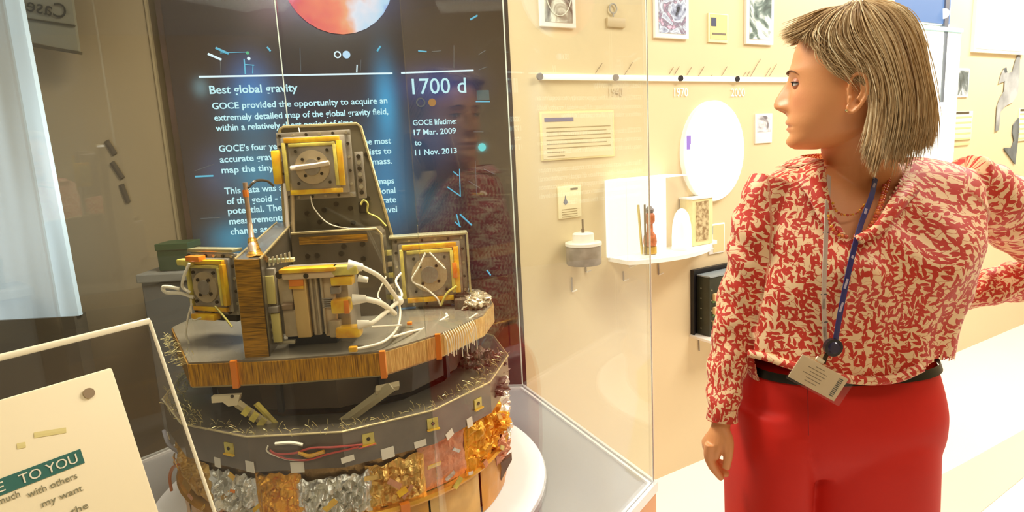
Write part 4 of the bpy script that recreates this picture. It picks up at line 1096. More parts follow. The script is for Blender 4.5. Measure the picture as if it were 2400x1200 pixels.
# top unit
Ut = Unit(738, 388, 1.60, 2, 170, 156, 0.06)
face_unit(Ut)
Ut.box('connector_block', -0.52, 0.0, 0.12, 0.5, 0.05, M_tape, -0.05, 0.004)
Ut.box('connector_block', -0.56, 0.02, 0.07, 0.36, 0.03, M_tapep, -0.05, 0.004)
Ut.tube('cross_bar', [(-0.3, -0.02, 0.016), (0.0, 0.0, 0.02), (0.22, 0.03, 0.018)], 0.006, mat('bar_white', (228, 208, 178), 0.4))
Ut.box('screw_block', 0.58, -0.18, 0.11, 0.7, 0.01, M_alug, -0.03)
for i in range(7): Ut.cyl('flange_bolt', 0.58, 0.1 - i * 0.09, 0.0055, 0.005, M_boltl if i % 2 else M_bolt, -0.02, 8)
Ut.tube('lead_wire', [(-0.1, -0.45, 0.0), (-0.06, -0.62, 0.01), (0.1, -0.85, 0.01), (0.35, -0.95, 0.012), (0.72, -0.98, 0.01)], 0.0016, M_wire)
# right unit
Ur = Unit(1010, 638, 1.62, 6, 172, 168, 0.07)
face_unit(Ur)
Ur.box('glass_frame', 0, 0.52, 1.08, 0.03, 0.05, mat('frame_pale_metal', (196, 186, 140), 0.25, metal=0.5), -0.05)
Ur.box('glass_frame', 0.53, 0.0, 0.03, 1.04, 0.05, mat('frame_pale_metal', (196, 186, 140), 0.25, metal=0.5), -0.05)
Ur.box('foot_block', 0.42, -0.42, 0.26, 0.16, 0.03, M_bolt, -0.01, 0.003)
Ur.box('orange_patch', 0.33, 0.02, 0.06, 0.22, 0.004, M_orange, 0.013)
Ur.tube('lead_wire', [(-0.05, 0.3, 0.016), (-0.16, 0.1, 0.022), (-0.26, -0.08, 0.02), (-0.1, -0.2, 0.018), (0.05, -0.35, 0.018), (0.1, -0.48, 0.016)], 0.0026, M_wire)
Ur.tube('lead_wire', [(0.0, 0.3, 0.016), (0.12, 0.15, 0.02), (0.2, 0.05, 0.02)], 0.0026, M_wire)
Ur.tube('lead_wire', [(0.1, -0.48, 0.016), (0.2, -0.3, 0.02), (0.34, -0.2, 0.022)], 0.003, M_wirey)
for i in range(5): Ur.box('side_tab', -0.57, 0.3 - i * 0.16, 0.1, 0.07, 0.015, M_alu if i % 2 else M_tapep, -0.03)
Ur.box('mount_foot', 0, -0.52, 0.5, 0.12, 0.03, M_alug, -0.05)
# left unit, turned away to the left
Ul = Unit(492, 668, 1.40, -22, 150, 150, 0.07)
face_unit(Ul)
Ul.box('orange_patch', -0.15, 0.44, 0.28, 0.09, 0.02, M_orange, 0.0)
Ul.box('tape_band', 0.0, 0.54, 0.95, 0.05, 0.03, mat('frame_pale_metal', (196, 186, 140), 0.25, metal=0.5), -0.04)
Ul.box('connector_block', -0.1, -0.5, 0.5, 0.10, 0.02, M_tape, 0.0, 0.003)
Ul.box('connector_block', -0.34, 0.38, 0.32, 0.1, 0.02, M_tapep, 0.0, 0.003)
Ul.tube('lead_wire', [(-0.18, 0.38, 0.024), (-0.3, 0.15, 0.03), (-0.36, 0.0, 0.028), (-0.28, -0.1, 0.02)], 0.0036, M_wire)
Ul.tube('lead_wire', [(-0.30, -0.2, 0.01), (-0.5, -0.12, 0.02), (-0.72, -0.1, 0.03), (-0.78, -0.02, 0.03), (-0.66, 0.0, 0.03), (-0.5, -0.05, 0.02)], 0.0042, M_wire)
Ul.tube('lead_wire', [(-0.36, -0.2, 0.01), (-0.38, -0.42, 0.012), (-0.3, -0.55, 0.02), (-0.12, -0.5, 0.02)], 0.002, M_wire)
Ul.tube('lead_wire', [(-0.36, -0.3, 0.01), (-0.48, -0.55, 0.012), (-0.5, -0.8, 0.02), (-0.46, -1.0, 0.02), (-0.44, -1.25, 0.02)], 0.0024, M_wire)
Ul.tube('lead_wire', [(0.2, -0.3, 0.02), (0.35, -0.45, 0.02), (0.5, -0.62, 0.02)], 0.0024, M_wirey)
Ul.box('mount_foot', 0, -0.58, 0.5, 0.14, 0.03, M_dark, -0.06)
# centre unit: seen side-on with its electronics stack and three cable plugs
Um = Unit(735, 708, 1.33, 0, 200, 178, 0.09)
Um.box('end_plate', -0.47, -0.02, 0.14, 1.04, 0.012, M_alug, 0.0, 0.002)
Um.box('end_cover', -0.46, 0.22, 0.10, 0.38, 0.008, mat('cover_pale_yellow', (214, 196, 116), 0.4), 0.012)
Um.box('end_cover', -0.44, -0.30, 0.10, 0.40, 0.008, mat('cover_pale_yellow', (214, 196, 116), 0.4), 0.012)
for i in range(9):
    Um.cyl('flange_bolt', -0.525 + 0.004 * i, 0.44 - i * 0.11, 0.0034, 0.005, M_boltl, 0.012, 8)
Um.box('clamp_block', -0.44, -0.04, 0.12, 0.08, 0.014, M_alug, 0.012)
Um.box('housing_panel', -0.30, 0.20, 0.16, 0.44, 0.012, M_alu, 0.0, 0.003)
Um.box('housing_panel', -0.28, -0.26, 0.16, 0.38, 0.012, M_alu, 0.0, 0.003)
Um.box('housing_panel', -0.12, 0.0, 0.17, 0.92, 0.018, mat('panel_honey', (222, 184, 112), 0.35, metal=0.3), 0.0, 0.003)
Um.box('housing_panel', 0.03, 0.0, 0.10, 0.90, 0.010, M_alu, 0.0, 0.003)
for i in range(3): Um.tube('panel_rib', [(0.02 + 0.06 * i, 0.36, 0.014), (0.02 + 0.06 * i, -0.42, 0.014)], 0.0035, M_alu)
Um.box('housing_panel', 0.20, -0.05, 0.16, 0.84, 0.010, mat('panel_sand', (214, 186, 140), 0.4), 0.0, 0.003)
for i in range(5): Um.box('fin', 0.19, 0.06 - i * 0.028, 0.12, 0.012, 0.008, M_alug, 0.010)
Um.box('top_bar', 0.02, 0.40, 0.62, 0.09, 0.03, mat('bar_sand', (216, 186, 140), 0.4), 0.0, 0.004)
Um.box('tape_band', 0.02, 0.475, 0.66, 0.06, 0.035, M_tape, 0.0, 0.003)
Um.box('tape_band', -0.14, 0.31, 0.17, 0.10, 0.004, M_orange, 0.02)
Um.box('orange_patch', -0.14, 0.24, 0.17, 0.04, 0.004, M_tape, 0.02)
Um.cyl('dark_hole', 0.0, 0.40, 0.0055, 0.001, M_bolt, 0.031)
Um.cyl('dark_hole', -0.33, 0.42, 0.008, 0.002, M_bolt, 0.02)
Um.tube('slot_cap', [(-0.34, -0.02, 0.014), (-0.22, -0.02, 0.014)], 0.009, mat('slot_brown', (140, 112, 76), 0.4))
Um.box('connector_shell', 0.44, 0.44, 0.32, 0.13, 0.03, M_tapep, 0.0, 0.005)
Um.box('connector_shell', 0.40, 0.30, 0.26, 0.12, 0.03, M_tape, 0.0, 0.004)
Um.box('connector_body', 0.30, 0.17, 0.12, 0.1, 0.02, M_alug, 0.0, 0.003)
Um.box('connector_shell', 0.36, -0.04, 0.22, 0.19, 0.034, M_tape, 0.0, 0.005)
Um.box('orange_patch', 0.44, -0.04, 0.06, 0.18, 0.002, M_orange, 0.034)
Um.box('connector_shell', 0.42, -0.40, 0.30, 0.15, 0.034, M_tape, 0.0, 0.006)
Um.box('connector_body', 0.25, -0.36, 0.14, 0.24, 0.02, M_alu, 0.0, 0.004)
Um.box('rail_foot', -0.36, -0.52, 0.22, 0.06, 0.014, M_boltl, 0.0, 0.003)
Um.box('mount_foot', -0.1, -0.56, 0.6, 0.22, 0.04, M_dark, -0.06)
Um.box('wire_comb', -0.38, 0.58, 0.36, 0.05, 0.012, mat('comb_sage', (196, 196, 150), 0.4), -0.02)
for i in range(7): Um.box('comb_tooth', -0.54 + i * 0.05, 0.56 + i * 0.012, 0.012, 0.12, 0.01, M_boltl, -0.012)
# thick cables from the centre unit to the tie point
tie = (930, 700)
for pts, r_ in (([(838, 622, 1.31), (852, 628, 1.32), (892, 650, 1.36), (920, 685, 1.42), (934, 705, 1.45)], 0.0052),
                ([(826, 702, 1.31), (860, 702, 1.31), (895, 712, 1.35), (925, 735, 1.42)], 0.0062),
                ([(842, 760, 1.31), (870, 757, 1.31), (900, 735, 1.36), (934, 706, 1.45)], 0.0048),
                ([(905, 648, 1.4), (886, 690, 1.38), (893, 704, 1.37)], 0.0018),
                ([(934, 705, 1.45), (938, 735, 1.43), (930, 770, 1.38), (900, 800, 1.30), (850, 815, 1.27), (824, 818, 1.262)], 0.003),
                ([(870, 766, 1.3), (900, 764, 1.34), (940, 762, 1.38)], 0.002),
                ([(920, 790, 1.32), (960, 778, 1.38), (1010, 765, 1.46), (1050, 740, 1.52)], 0.0028),
                ([(940, 640, 1.5), (928, 660, 1.48), (942, 690, 1.46), (934, 705, 1.45)], 0.003),
                ([(1045, 735, 1.55), (1060, 752, 1.52), (1090, 752, 1.5), (1120, 735, 1.5)], 0.003)):
    obj('cable', MB().tube(curve_pts([aty(*p) for p in pts], 7), r_, 7), M_wire, ins, 60)
for a, b, r0_, r1_ in (((815, 622, 1.31), (850, 627, 1.315), 0.013, 0.008), ((826, 702, 1.305), (858, 700, 1.31), 0.012, 0.008), ((838, 762, 1.305), (866, 758, 1.31), 0.011, 0.007), ((840, 652, 1.31), (862, 656, 1.31), 0.008, 0.006)):
    obj('plug_boot', MB().tube([aty(*a), aty(*b)], [r0_, r1_], 12), mat('boot_white', (240, 228, 200), 0.5), ins, 60)
obj('cable_tie', MB().sphere(aty(934, 705, 1.45), 0.012, 10, 8), M_wire, ins, 60)
# wires on deck and top unit lead to rod
for pts, r_, m_ in (([(582, 440, 1.36), (600, 424, 1.38), (625, 424, 1.45), (640, 435, 1.52)], 0.003, M_bolt),
                   ([(845, 480, 1.66), (852, 470, 1.665), (862, 478, 1.665), (862, 498, 1.665), (885, 510, 1.665), (905, 530, 1.665)], 0.003, M_wirey),
                   ([(700, 300, 1.66), (710, 340, 1.63)], 0.0015, M_wire)):
    obj('cable', MB().tube(curve_pts([aty(*p) for p in pts], 7), r_, 6), m_, ins, 60)
obj('cable_anchor', MB().box(aty(828, 818, 1.265), 0.018, 0.012, 0.012, None, 0.003), M_tape, ins)
obj('cable_anchor', MB().box(aty(960, 700 + 58, 1.44), 0.012, 0.008, 0.008, None, 0.002), M_orange, ins)
# deck end block with scale-like crumple at right
blanket('clear_wrap', rel(0.345, 0.02, ZT + 0.012), 0.04, 0.06, 0.022, foil('pale_wrap', (200, 184, 150), 0.2, 0.6), 4.2, 0.25)
obj('deck_block', MB().box(aty(1082, 712, 1.60), 0.035, 0.03, 0.03, None, 0.004), M_brn, ins)
# red and coloured wires on the band
def band_wire(pts, r, m):
    P_ = []
    for x, y in pts:
        b_ = on_band(x, y, RB + 0.006)
        if b_: P_.append(b_[1])
    if len(P_) > 1: obj('band_wire', MB().tube(curve_pts(P_, 6), r, 5), m, ins, 60)
band_wire([(632, 1055), (650, 1064), (690, 1062), (730, 1050), (780, 1048), (850, 1042)], 0.0022, M_wirer)
band_wire([(636, 1060), (670, 1075), (720, 1078), (770, 1064), (840, 1048)], 0.0020, M_wirer)
band_wire([(628, 1045), (625, 1056), (640, 1066), (680, 1078), (722, 1078)], 0.0016, M_wire)
band_wire([(645, 1040), (680, 1037), (710, 1042)], 0.0035, M_wire)
band_wire([(700, 1060), (725, 1068), (760, 1058)], 0.004, M_tape)
band_wire([(840, 1052), (860, 1046), (880, 1040)], 0.0015, M_wirer)
# copper bonding loop hanging at left
def free_wire(pts, r, m, name='cable'):
    obj(name, MB().tube(curve_pts([aty(*p) for p in pts], 7), r, 6), m, ins, 60)
free_wire([(384, 1010, 1.52), (395, 1040, 1.48), (420, 1060, 1.40), (440, 1075, 1.36)], 0.005, mat('steel_cable', (150, 150, 160), 0.4))
free_wire([(402, 1150, 1.45), (398, 1120, 1.45), (404, 1098, 1.44), (418, 1088, 1.4)], 0.004, mat('copper_orange_cable', (196, 110, 60), 0.4))
free_wire([(1170, 880, 1.62), (1180, 910, 1.62), (1176, 950, 1.6)], 0.002, M_orange)
free_wire([(1160, 900, 1.6), (1186, 950, 1.6), (1192, 1000, 1.6)], 0.0015, mat('violet_wire', (140, 100, 150), 0.4))
# bristling cut wire ends on the ring top (nobody could count them)
mb = MB()
for k in range(420):
    a = R(rnd.uniform(-185, 5)); r_ = rnd.uniform(0.375, 0.422)
    if -115 < math.degrees(a) < -60 and rnd.random() < 0.3: continue
    p = ring_pt(a, r_, ZR - 0.002)
    d = Vector((rnd.uniform(-1, 1), rnd.uniform(-1, 0.3), rnd.uniform(0.2, 1.6))).normalized() * rnd.uniform(0.006, 0.02)
    mb.tube([p, p + d * 0.6 + Vector((0, 0, 0.001)), p + d + Vector((rnd.uniform(-.003, .003), 0, -0.001))], 0.0006, 3, cap=False)
for k in range(160):
    x = rnd.uniform(-0.40, -0.23); p = rel(x, -0.30 + (abs(x) - 0.23) * 1.2, rnd.uniform(ZB, ZT))
    d = Vector((rnd.uniform(-1, 0.1), rnd.uniform(-1, 0), rnd.uniform(-0.6, 1))).normalized() * rnd.uniform(0.006, 0.022)
    mb.tube([p, p + d], 0.0006, 3, cap=False)
obj('wire_ends', mb, mat('wire_glint', (214, 200, 140), 0.3, metal=0.6), ins, 0, 'stuff')
# small yellow tabs and debris around the foil
for k in range(34):
    a = R(rnd.uniform(-175, -5)); z = rnd.uniform(0.75, 0.85)
    p = ring_pt(a, 0.425, z)
    M_ = Matrix.Rotation(a + math.pi / 2, 3, 'Z') @ Matrix.Rotation(rnd.uniform(-.8, .8), 3, 'Y') @ Matrix.Rotation(rnd.uniform(-.5, .5), 3, 'X')
    obj('foil_tab', MB().box(p, rnd.uniform(0.01, 0.035), 0.0015, rnd.uniform(0.006, 0.015), M_), rnd.choice([M_tape, M_orange, F_sil, F_gold, M_tapep, F_cop]), ins, 0)
# ------------------------------------------------------------------ the woman
YW = 1.13
per = thing('person', 'woman with short blond hair in red leaf-print blouse and red trousers, head turned left', 'person', (0.6, YW, 0.0))
M_skin = bpy.data.materials.new('skin'); M_skin.use_nodes = True
nt = M_skin.node_tree; b = nt.nodes['Principled BSDF']
b.inputs['Roughness'].default_value = 0.45; b.inputs['Subsurface Weight'].default_value = 0.12
b.inputs['Subsurface Radius'].default_value = (0.010, 0.004, 0.002); b.inputs['Subsurface Scale'].default_value = 1
at = nt.nodes.new('ShaderNodeAttribute'); at.attribute_name = 'tone'; nt.links.new(at.outputs['Color'], b.inputs['Base Color'])
nz = nt.nodes.new('ShaderNodeTexNoise'); nz.inputs['Scale'].default_value = 300; bp = nt.nodes.new('ShaderNodeBump'); bp.inputs['Strength'].default_value = 0.12; bp.inputs['Distance'].default_value = 0.001
tc = nt.nodes.new('ShaderNodeTexCoord'); nt.links.new(tc.outputs['Object'], nz.inputs['Vector']); nt.links.new(nz.outputs['Fac'], bp.inputs['Height']); nt.links.new(bp.outputs[0], b.inputs['Normal'])

# --- head: median plane square to the line of sight
YH = 1.10
hc = aty(1985, 200, YH)
dv = Vector((hc.x, hc.y, 0)).normalized()             # camera towards head, level
HF = Vector((-dv.y, dv.x, 0))                         # the way she faces
HL = -dv                                              # her left side, towards the camera
def onh(px, py, lat=0.0):                             # point of the head plane shifted sideways by lat metres
    return atp(px, py, hc + HL * lat, HL)
def hpt(px, py, lat=0.0):                             # seen in profile at (px, py), then moved sideways
    return atp(px, py, hc, HL) + HL * lat
FR = [(24, 1975), (30, 1945), (40, 1922), (55, 1902), (75, 1886), (100, 1872), (122, 1862), (150, 1855), (171, 1850), (191, 1851), (215, 1853), (240, 1853), (262, 1850), (280, 1846), (290, 1845), (310, 1848), (330, 1846), (342, 1849), (350, 1862)]
BK = [(24, 2010), (30, 2035), (40, 2058), (60, 2088), (90, 2110), (130, 2122), (180, 2124), (220, 2112), (250, 2090), (275, 2062), (300, 2040), (320, 2010), (340, 1965), (350, 1915)]
WD = [(24, .012), (30, .030), (40, .045), (60, .060), (90, .070), (130, .075), (180, .0755), (215, .074), (245, .070), (270, .064), (295, .057), (315, .049), (332, .039), (344, .027), (350, .014)]
def head_surface():
    mb = MB(); rings = []
    ny, nth = 130, 120
    for j in range(ny + 1):
        py = 24 + 326 * j / ny
        xf, xk, w_ = smooth_tab(FR, py), smooth_tab(BK, py), smooth_tab(WD, py)
        xm = min(max(xf + (xk - xf) * 0.52, xf + 5), xk - 5)
        row = []
        for k in range(nth):
            th = 2 * math.pi * k / nth
            c, s = math.cos(th), math.sin(th)
            e = 0.82 if c > 0 else 0.95
            cc = abs(c) ** e * (1 if c > 0 else -1)
            x = xm + (xf - xm) * cc if c > 0 else xm + (xk - xm) * (-cc)
            lat = w_ * abs(s) ** 0.95 * (1 if s > 0 else -1)
            dpx = 0.0; dl = 0.0
            if c > -0.2:
                g = lambda a, b_, sg: math.exp(-((a - b_) / sg) ** 2)
                front = max(0, c)
                # nose
                nose = smooth_tab([(176, 0), (191, 7), (206, 19), (224, 31), (238, 38), (246, 40), (254, 37), (260, 26), (266, 12), (272, 3), (276, 0)], py)
                sg = smooth_tab([(176, .010), (206, .009), (230, .012), (246, .0145), (262, .016), (276, .012)], py)
                dpx -= nose * g(lat, 0, sg)
                dpx -= 9 * g(abs(lat), 0.0155, 0.006) * g(py, 251, 10) * (c > 0)         # wings
                # eye sockets and lids
                dpx += 11 * g(abs(lat), 0.031, 0.016) * g(py, 196, 15) * front
                dpx -= 5 * g(abs(lat), 0.028, 0.020) * g(py, 172, 9) * front               # brow bone
                # cheek
                dpx -= 5 * g(abs(lat), 0.040, 0.018) * g(py, 238, 22) * front
                # lips
                lw_ = g(lat, 0, 0.021)
                dpx -= (5.0 * g(py, 288, 7) + 5.0 * g(py, 304, 6)) * lw_
                dpx += 6.0 * g(py, 296.5, 3.2) * g(lat, 0, 0.026)
                dpx += 4 * g(py, 315, 6) * g(lat, 0, 0.02)
                dpx -= 5 * g(py, 334, 9) * g(lat, 0, 0.018)
                dpx += 2.5 * g(abs(lat), 0.027, 0.005) * g(py, 296, 6)
                # nostril hollows
                dpx += 8 * g(abs(lat), 0.009, 0.004) * g(py, 262, 4)
            row.append(hpt(x + dpx, py, lat + dl))
        rings.append(row)
    return mb.rings(rings)
body = head_surface()
# neck and torso core, arms
def disc_ring(c, rx, ry, n=28, tiltx=0.0):
    return [Vector((c.x + rx * math.cos(2 * math.pi * k / n), c.y + ry * math.sin(2 * math.pi * k / n), c.z + tiltx * math.cos(2 * math.pi * k / n))) for k in range(n)]
def ell(px0, px1, py, Y, d, n=40, p=2.0):
    a, b = aty(px0, py, Y), aty(px1, py, Y); c = (a + b) / 2; rx = (b - a).length / 2
    zc = c.z
    out = []
    for k in range(n):
        t = 2 * math.pi * k / n; cs, sn = math.cos(t), math.sin(t)
        out.append(Vector((c.x + rx * abs(cs) ** (2 / p) * math.copysign(1, cs), Y + d * abs(sn) ** (2 / p) * math.copysign(1, sn), zc)))
    return out
neck = [ell(1925, 2085, 270, 1.12, .050), ell(1925, 2085, 310, 1.12, .055), ell(1932, 2088, 350, 1.13, .056), ell(1938, 2092, 385, 1.135, .058), ell(1930, 2105, 420, 1.14, .062), ell(1895, 2150, 450, 1.145, .066), ell(1850, 2200, 480, 1.15, .072)]
body.rings(neck)
# outline of torso: py -> left px, right px, depth half, centre Y
TO = [(372, 1905, 2135, .050, 1.16), (392, 1830, 2215, .064, 1.155), (415, 1800, 2262, .076, 1.15), (450, 1788, 2285, .088, 1.145), (500, 1784, 2285, .102, 1.14), (560, 1782, 2268, .116, 1.135), (620, 1778, 2254, .124, 1.13), (680, 1768, 2240, .120, 1.13), (740, 1755, 2218, .114, 1.13), (790, 1748, 2202, .118, 1.13), (830, 1752, 2192, .122, 1.13), (860, 1760, 2182, .124, 1.13), (905, 1775, 2170, .120, 1.13)]
def tor(py, i):
    return smooth_tab([(t[0], t[i]) for t in TO], py)
def torso_rings(inset=0.0, y0=372, y1=860, n=34, seg=64):
    out = []
    for j in range(n + 1):
        py = y0 + (y1 - y0) * j / n
        l, r_, d, Y = tor(py, 1), tor(py, 2), tor(py, 3), tor(py, 4)
        a, b = aty(l, py, Y), aty(r_, py, Y); c = (a + b) / 2; rx = (b - a).length / 2 - inset; d2 = d - inset
        row = []
        for k in range(seg):
            t = 2 * math.pi * k / seg; cs, sn = math.cos(t), math.sin(t)
            x = rx * abs(cs) ** 0.84 * math.copysign(1, cs); yy = d2 * abs(sn) ** 0.84 * math.copysign(1, sn)
            if sn < 0:
                for bx in (-0.075, 0.085):
                    yy -= 0.020 * math.exp(-((x - bx) / 0.055) ** 2 - ((py - 590) / 62) ** 2)
            row.append(Vector((c.x + x, Y + yy, c.z)))
        out.append(row)
    return out
body.rings(torso_rings(0.018, 384, 815))
def limb(mb, pts, rs, seg=16, n=6):
    P_ = curve_pts(pts, n)
    m = len(pts) - 1
    rr = []
    for i in range(len(P_)):
        t = i / n; k = min(int(t), m - 1); f_ = t - k
        rr.append(rs[k] * (1 - f_) + rs[k + 1] * f_)
    mb.tube(P_, rr, seg)
# her right arm (left in the photo), hanging; left arm bent behind the hip
RA = [aty(1826, 440, 1.15), aty(1790, 510, 1.145), aty(1765, 610, 1.15), aty(1732, 720, 1.15), aty(1711, 820, 1.13), aty(1697, 910, 1.10), aty(1692, 975, 1.08), aty(1688, 1008, 1.075)]
limb(body, RA, [.030, .034, .034, .030, .027, .022, .0165, .0165])
LA = [aty(2235, 450, 1.15), aty(2330, 485, 1.18), aty(2430, 545, 1.24), aty(2520, 620, 1.30)]
limb(body, LA, [.028, .036, .036, .033])
LB = [aty(2520, 620, 1.30), aty(2440, 655, 1.30), aty(2340, 672, 1.29), aty(2250, 695, 1.285), aty(2190, 712, 1.28)]
limb(body, LB, [.033, .032, .027, .020, .018])
# hands
def hand(mb, palm, fingers):
    mb.rings(palm)
    for pts, rs in fingers: limb(mb, pts, rs, 12, 5)
YHd = 1.075
def hring(c, u, v, a, b_, n=18):
    return [c + u * (a * math.cos(2 * math.pi * k / n)) + v * (b_ * math.sin(2 * math.pi * k / n)) for k in range(n)]
X_ = Vector((1, 0, 0)); Yv = Vector((0, 1, 0))
S = YHd / 1500
palm = [hring(aty(1689, 995, YHd), X_, Yv, 21 * S, .014), hring(aty(1684, 1012, YHd), X_, Yv, 24 * S, .018), hring(aty(1678, 1028, YHd + .004), X_, Yv, 27 * S, .026), hring(aty(1670, 1042, YHd + .010), X_, Yv, 25 * S, .032), hring(aty(1667, 1056, YHd + .014), X_, Yv, 19 * S, .033), hring(aty(1668, 1064, YHd + .014), X_, Yv, 12 * S, .026)]
fing = [([aty(1664, 1040, YHd - .012), aty(1661, 1068, YHd - .010), aty(1671, 1094, YHd - .006), aty(1691, 1121, YHd)], [.0098, .0088, .0080, .0062]),
        ([aty(1666, 1044, YHd + .006), aty(1667, 1078, YHd + .010), aty(1682, 1102, YHd + .012), aty(1706, 1112, YHd + .012)], [.0098, .0088, .0080, .0062]),
        ([aty(1666, 1046, YHd + .024), aty(1668, 1076, YHd + .028), aty(1684, 1094, YHd + .026), aty(1704, 1098, YHd + .022)], [.0092, .0084, .0074, .0060]),
        ([aty(1668, 1046, YHd + .040), aty(1671, 1068, YHd + .042), aty(1684, 1082, YHd + .038), aty(1699, 1084, YHd + .034)], [.0080, .0070, .0062, .0052]),
        ([aty(1694, 1008, YHd - .006), aty(1706, 1032, YHd - .016), aty(1707, 1062, YHd - .020), aty(1702, 1098, YHd - .018)], [.0120, .0102, .0088, .0068])]
hand(body, palm, fing)
YL = 1.28
palm = [hring(aty(2195, 712, YL), Vector((0, 0, 1)), Yv, .017, .014), hring(aty(2170, 716, YL - .005), Vector((0, 0, 1)), Yv, .026, .014), hring(aty(2130, 722, YL - .014), Vector((0, 0, 1)), Yv, .036, .013), hring(aty(2100, 726, YL - .02), Vector((0, 0, 1)), Yv, .032, .010)]
fing = []
for i in range(4):
    z = 700 + i * 17
    fing.append(([aty(2108, z, YL - .018), aty(2070, z + 4, YL - .022), aty(2040, z + 8, YL - .018), aty(2015 + abs(i - 1) * 7, z + 10, YL - .012)], [.0092, .0084, .0078, .0062]))
fing.append(([aty(2175, 700, YL - .006), aty(2150, 676, YL - .012), aty(2128, 660, YL - .016)], [.011, .0095, .0070]))
hand(body, palm, fing)
# ears
def ear(mb, side):
    f = lambda x, y, l: hpt(x, y, side * (0.0735 + l))
    rim = [f(1990, 226, 0.002), f(1992, 206, 0.008), f(1996, 190, 0.014), f(2008, 182, 0.018), f(2022, 187, 0.019), f(2030, 203, 0.018), f(2029, 224, 0.016), f(2020, 242, 0.013), f(2008, 257, 0.008), f(1996, 266, 0.005), f(1988, 262, 0.003), f(1987, 250, 0.002)]
    mb.tube(curve_pts(rim, 6), 0.0032, 8)
    mb.rings([[hpt(2006 + a * (cx_ - 2006) , 222 + a * (cy_ - 222), side * (0.072 + l)) for cx_, cy_ in ((1990, 215), (1996, 192), (2010, 184), (2024, 190), (2029, 208), (2026, 228), (2015, 248), (2000, 262), (1989, 262), (1986, 242))] for a, l in ((1.0, -0.004), (1.0, 0.006), (0.75, 0.006), (0.3, 0.003))])
    mb.tube(curve_pts([f(2004, 200, 0.011), f(2016, 206, 0.014), f(2017, 222, 0.013), f(2008, 238, 0.010)], 5), 0.0028, 7)
    mb.sphere(f(1993, 234, 0.003), 0.0042, 8, 6)
ear(body, 1); ear(body, -1)
me = fuse(body, 0.0019, 3, 0.5)
# skin tones: redder lips and cheeks, darker mouth line and eye sockets
nv = len(me.vertices)
co = np.empty(nv * 3); me.vertices.foreach_get('co', co); co = co.reshape(-1, 3)
def arr(v): return np.array(v)
rel_ = co - arr(hc)
fx = rel_ @ arr(HF); lt = rel_ @ arr(HL); zz = rel_[:, 2]
base = np.array(srgb((232, 160, 104))[:3]); tone = np.tile(base, (nv, 1))
def hz(py): return (hpt(1860, py) - hc).z
def hx(px, py): return (hpt(px, py) - hc).dot(HF)
def blend(mask, col):
    global tone
    tone = tone * (1 - mask[:, None]) + np.array(srgb(col)[:3]) * mask[:, None]
front_m = (fx > hx(1880, 290))
blend(np.exp(-((zz - hz(296)) / 0.0075) ** 2 - (lt / 0.021) ** 4) * front_m * 0.75, (190, 96, 88))
blend(np.exp(-((zz - hz(296.5)) / 0.0014) ** 2 - (lt / 0.024) ** 4) * front_m * 0.8, (110, 50, 44))
blend(np.exp(-((zz - hz(240)) / 0.02) ** 2 - ((np.abs(lt) - 0.042) / 0.02) ** 2) * (fx > 0.03) * 0.25, (222, 120, 92))
blend(np.exp(-((zz - hz(196)) / 0.010) ** 2 - ((np.abs(lt) - 0.031) / 0.015) ** 2) * (fx > 0.06) * 0.35, (168, 104, 84))
ca = me.color_attributes.new('tone', 'FLOAT_COLOR', 'POINT')
ca.data.foreach_set('color', np.concatenate([tone, np.ones((nv, 1))], 1).ravel())
body_o = link('body', me, M_skin, per, 180)

# eyes, brows, lashes
M_eye = mat('eye_white', (226, 216, 208), 0.15, coat=0.6); M_iris = mat('iris_brown', (46, 36, 30), 0.2, coat=0.8)
M_brow = mat('brow_brown', (112, 80, 54), 0.7)
def patch(name, c, r, el0, el1, side, m):
    rows = []
    for i in range(9):
        el_ = R(el0 + (el1 - el0) * i / 8); row = []
        for k in range(17):
            az = R(-95 + 190 * k / 16)
            # lids close towards both corners
            e2 = el_ if i > 0 else el_ - R(el0 + 3) * (abs(az) / R(95)) ** 3
            row.append(c + HF * (r * math.cos(e2) * math.cos(az)) + HL * (side * r * math.cos(e2) * math.sin(az)) + ZU * (r * math.sin(e2)))
        rows.append(row)
    o = obj(name, MB().rings(rows, cap=False, closed=False), M_skin, per, 180)
    a = o.data.color_attributes.new('tone', 'FLOAT_COLOR', 'POINT')
    col = srgb((196, 124, 88)); a.data.foreach_set('color', list(col) * len(o.data.vertices))
    return o
for side in (1, -1):
    ec = hpt(1877, 198, side * 0.030)
    ey = obj('eye', MB().sphere(ec, 0.0116, 20, 14), M_eye, per, 180)
    obj('iris', MB().sphere(ec + HF * 0.0066 + HL * side * 0.0005, 0.0062, 14, 10), M_iris, ey, 180)
    patch('eyelid', ec, 0.0127, 14, 88, side, None)
    patch('eyelid', ec, 0.0125, -20, -86, side, None)
    ll = [ec + HF * (0.0135 * math.cos(R(a))) + HL * side * (0.0130 * math.sin(R(a))) + ZU * (0.0030 - 0.0030 * (abs(a) / 90) ** 3) for a in range(-80, 85, 16)]
    obj('eyelashes', MB().tube(ll, 0.0010, 5), mat('lash_brown', (52, 34, 28), 0.6), per, 180)
    br = [hpt(1852, 175, side * 0.014), hpt(1856, 170, side * 0.024), hpt(1863, 169, side * 0.036), hpt(1874, 174, side * 0.048)]
    br = [p + HF * 0.0035 for p in br]
    obj('eyebrow', MB().tube(curve_pts(br, 5), [0.0026] * 8 + [0.002] * 4 + [0.0014] * 4, 6, flat=0.5), M_brow, per, 180)
er = hpt(1984, 262, 0.081)
obj('earring', MB().sphere(er, 0.0026, 10, 8), mat('earring_gold', (236, 214, 150), 0.2, metal=0.9), per, 180)
obj('earring', MB().sphere(hpt(1984, 262, -0.081), 0.0026, 10, 8), mat('earring_gold', (236, 214, 150), 0.2, metal=0.9), per, 180)

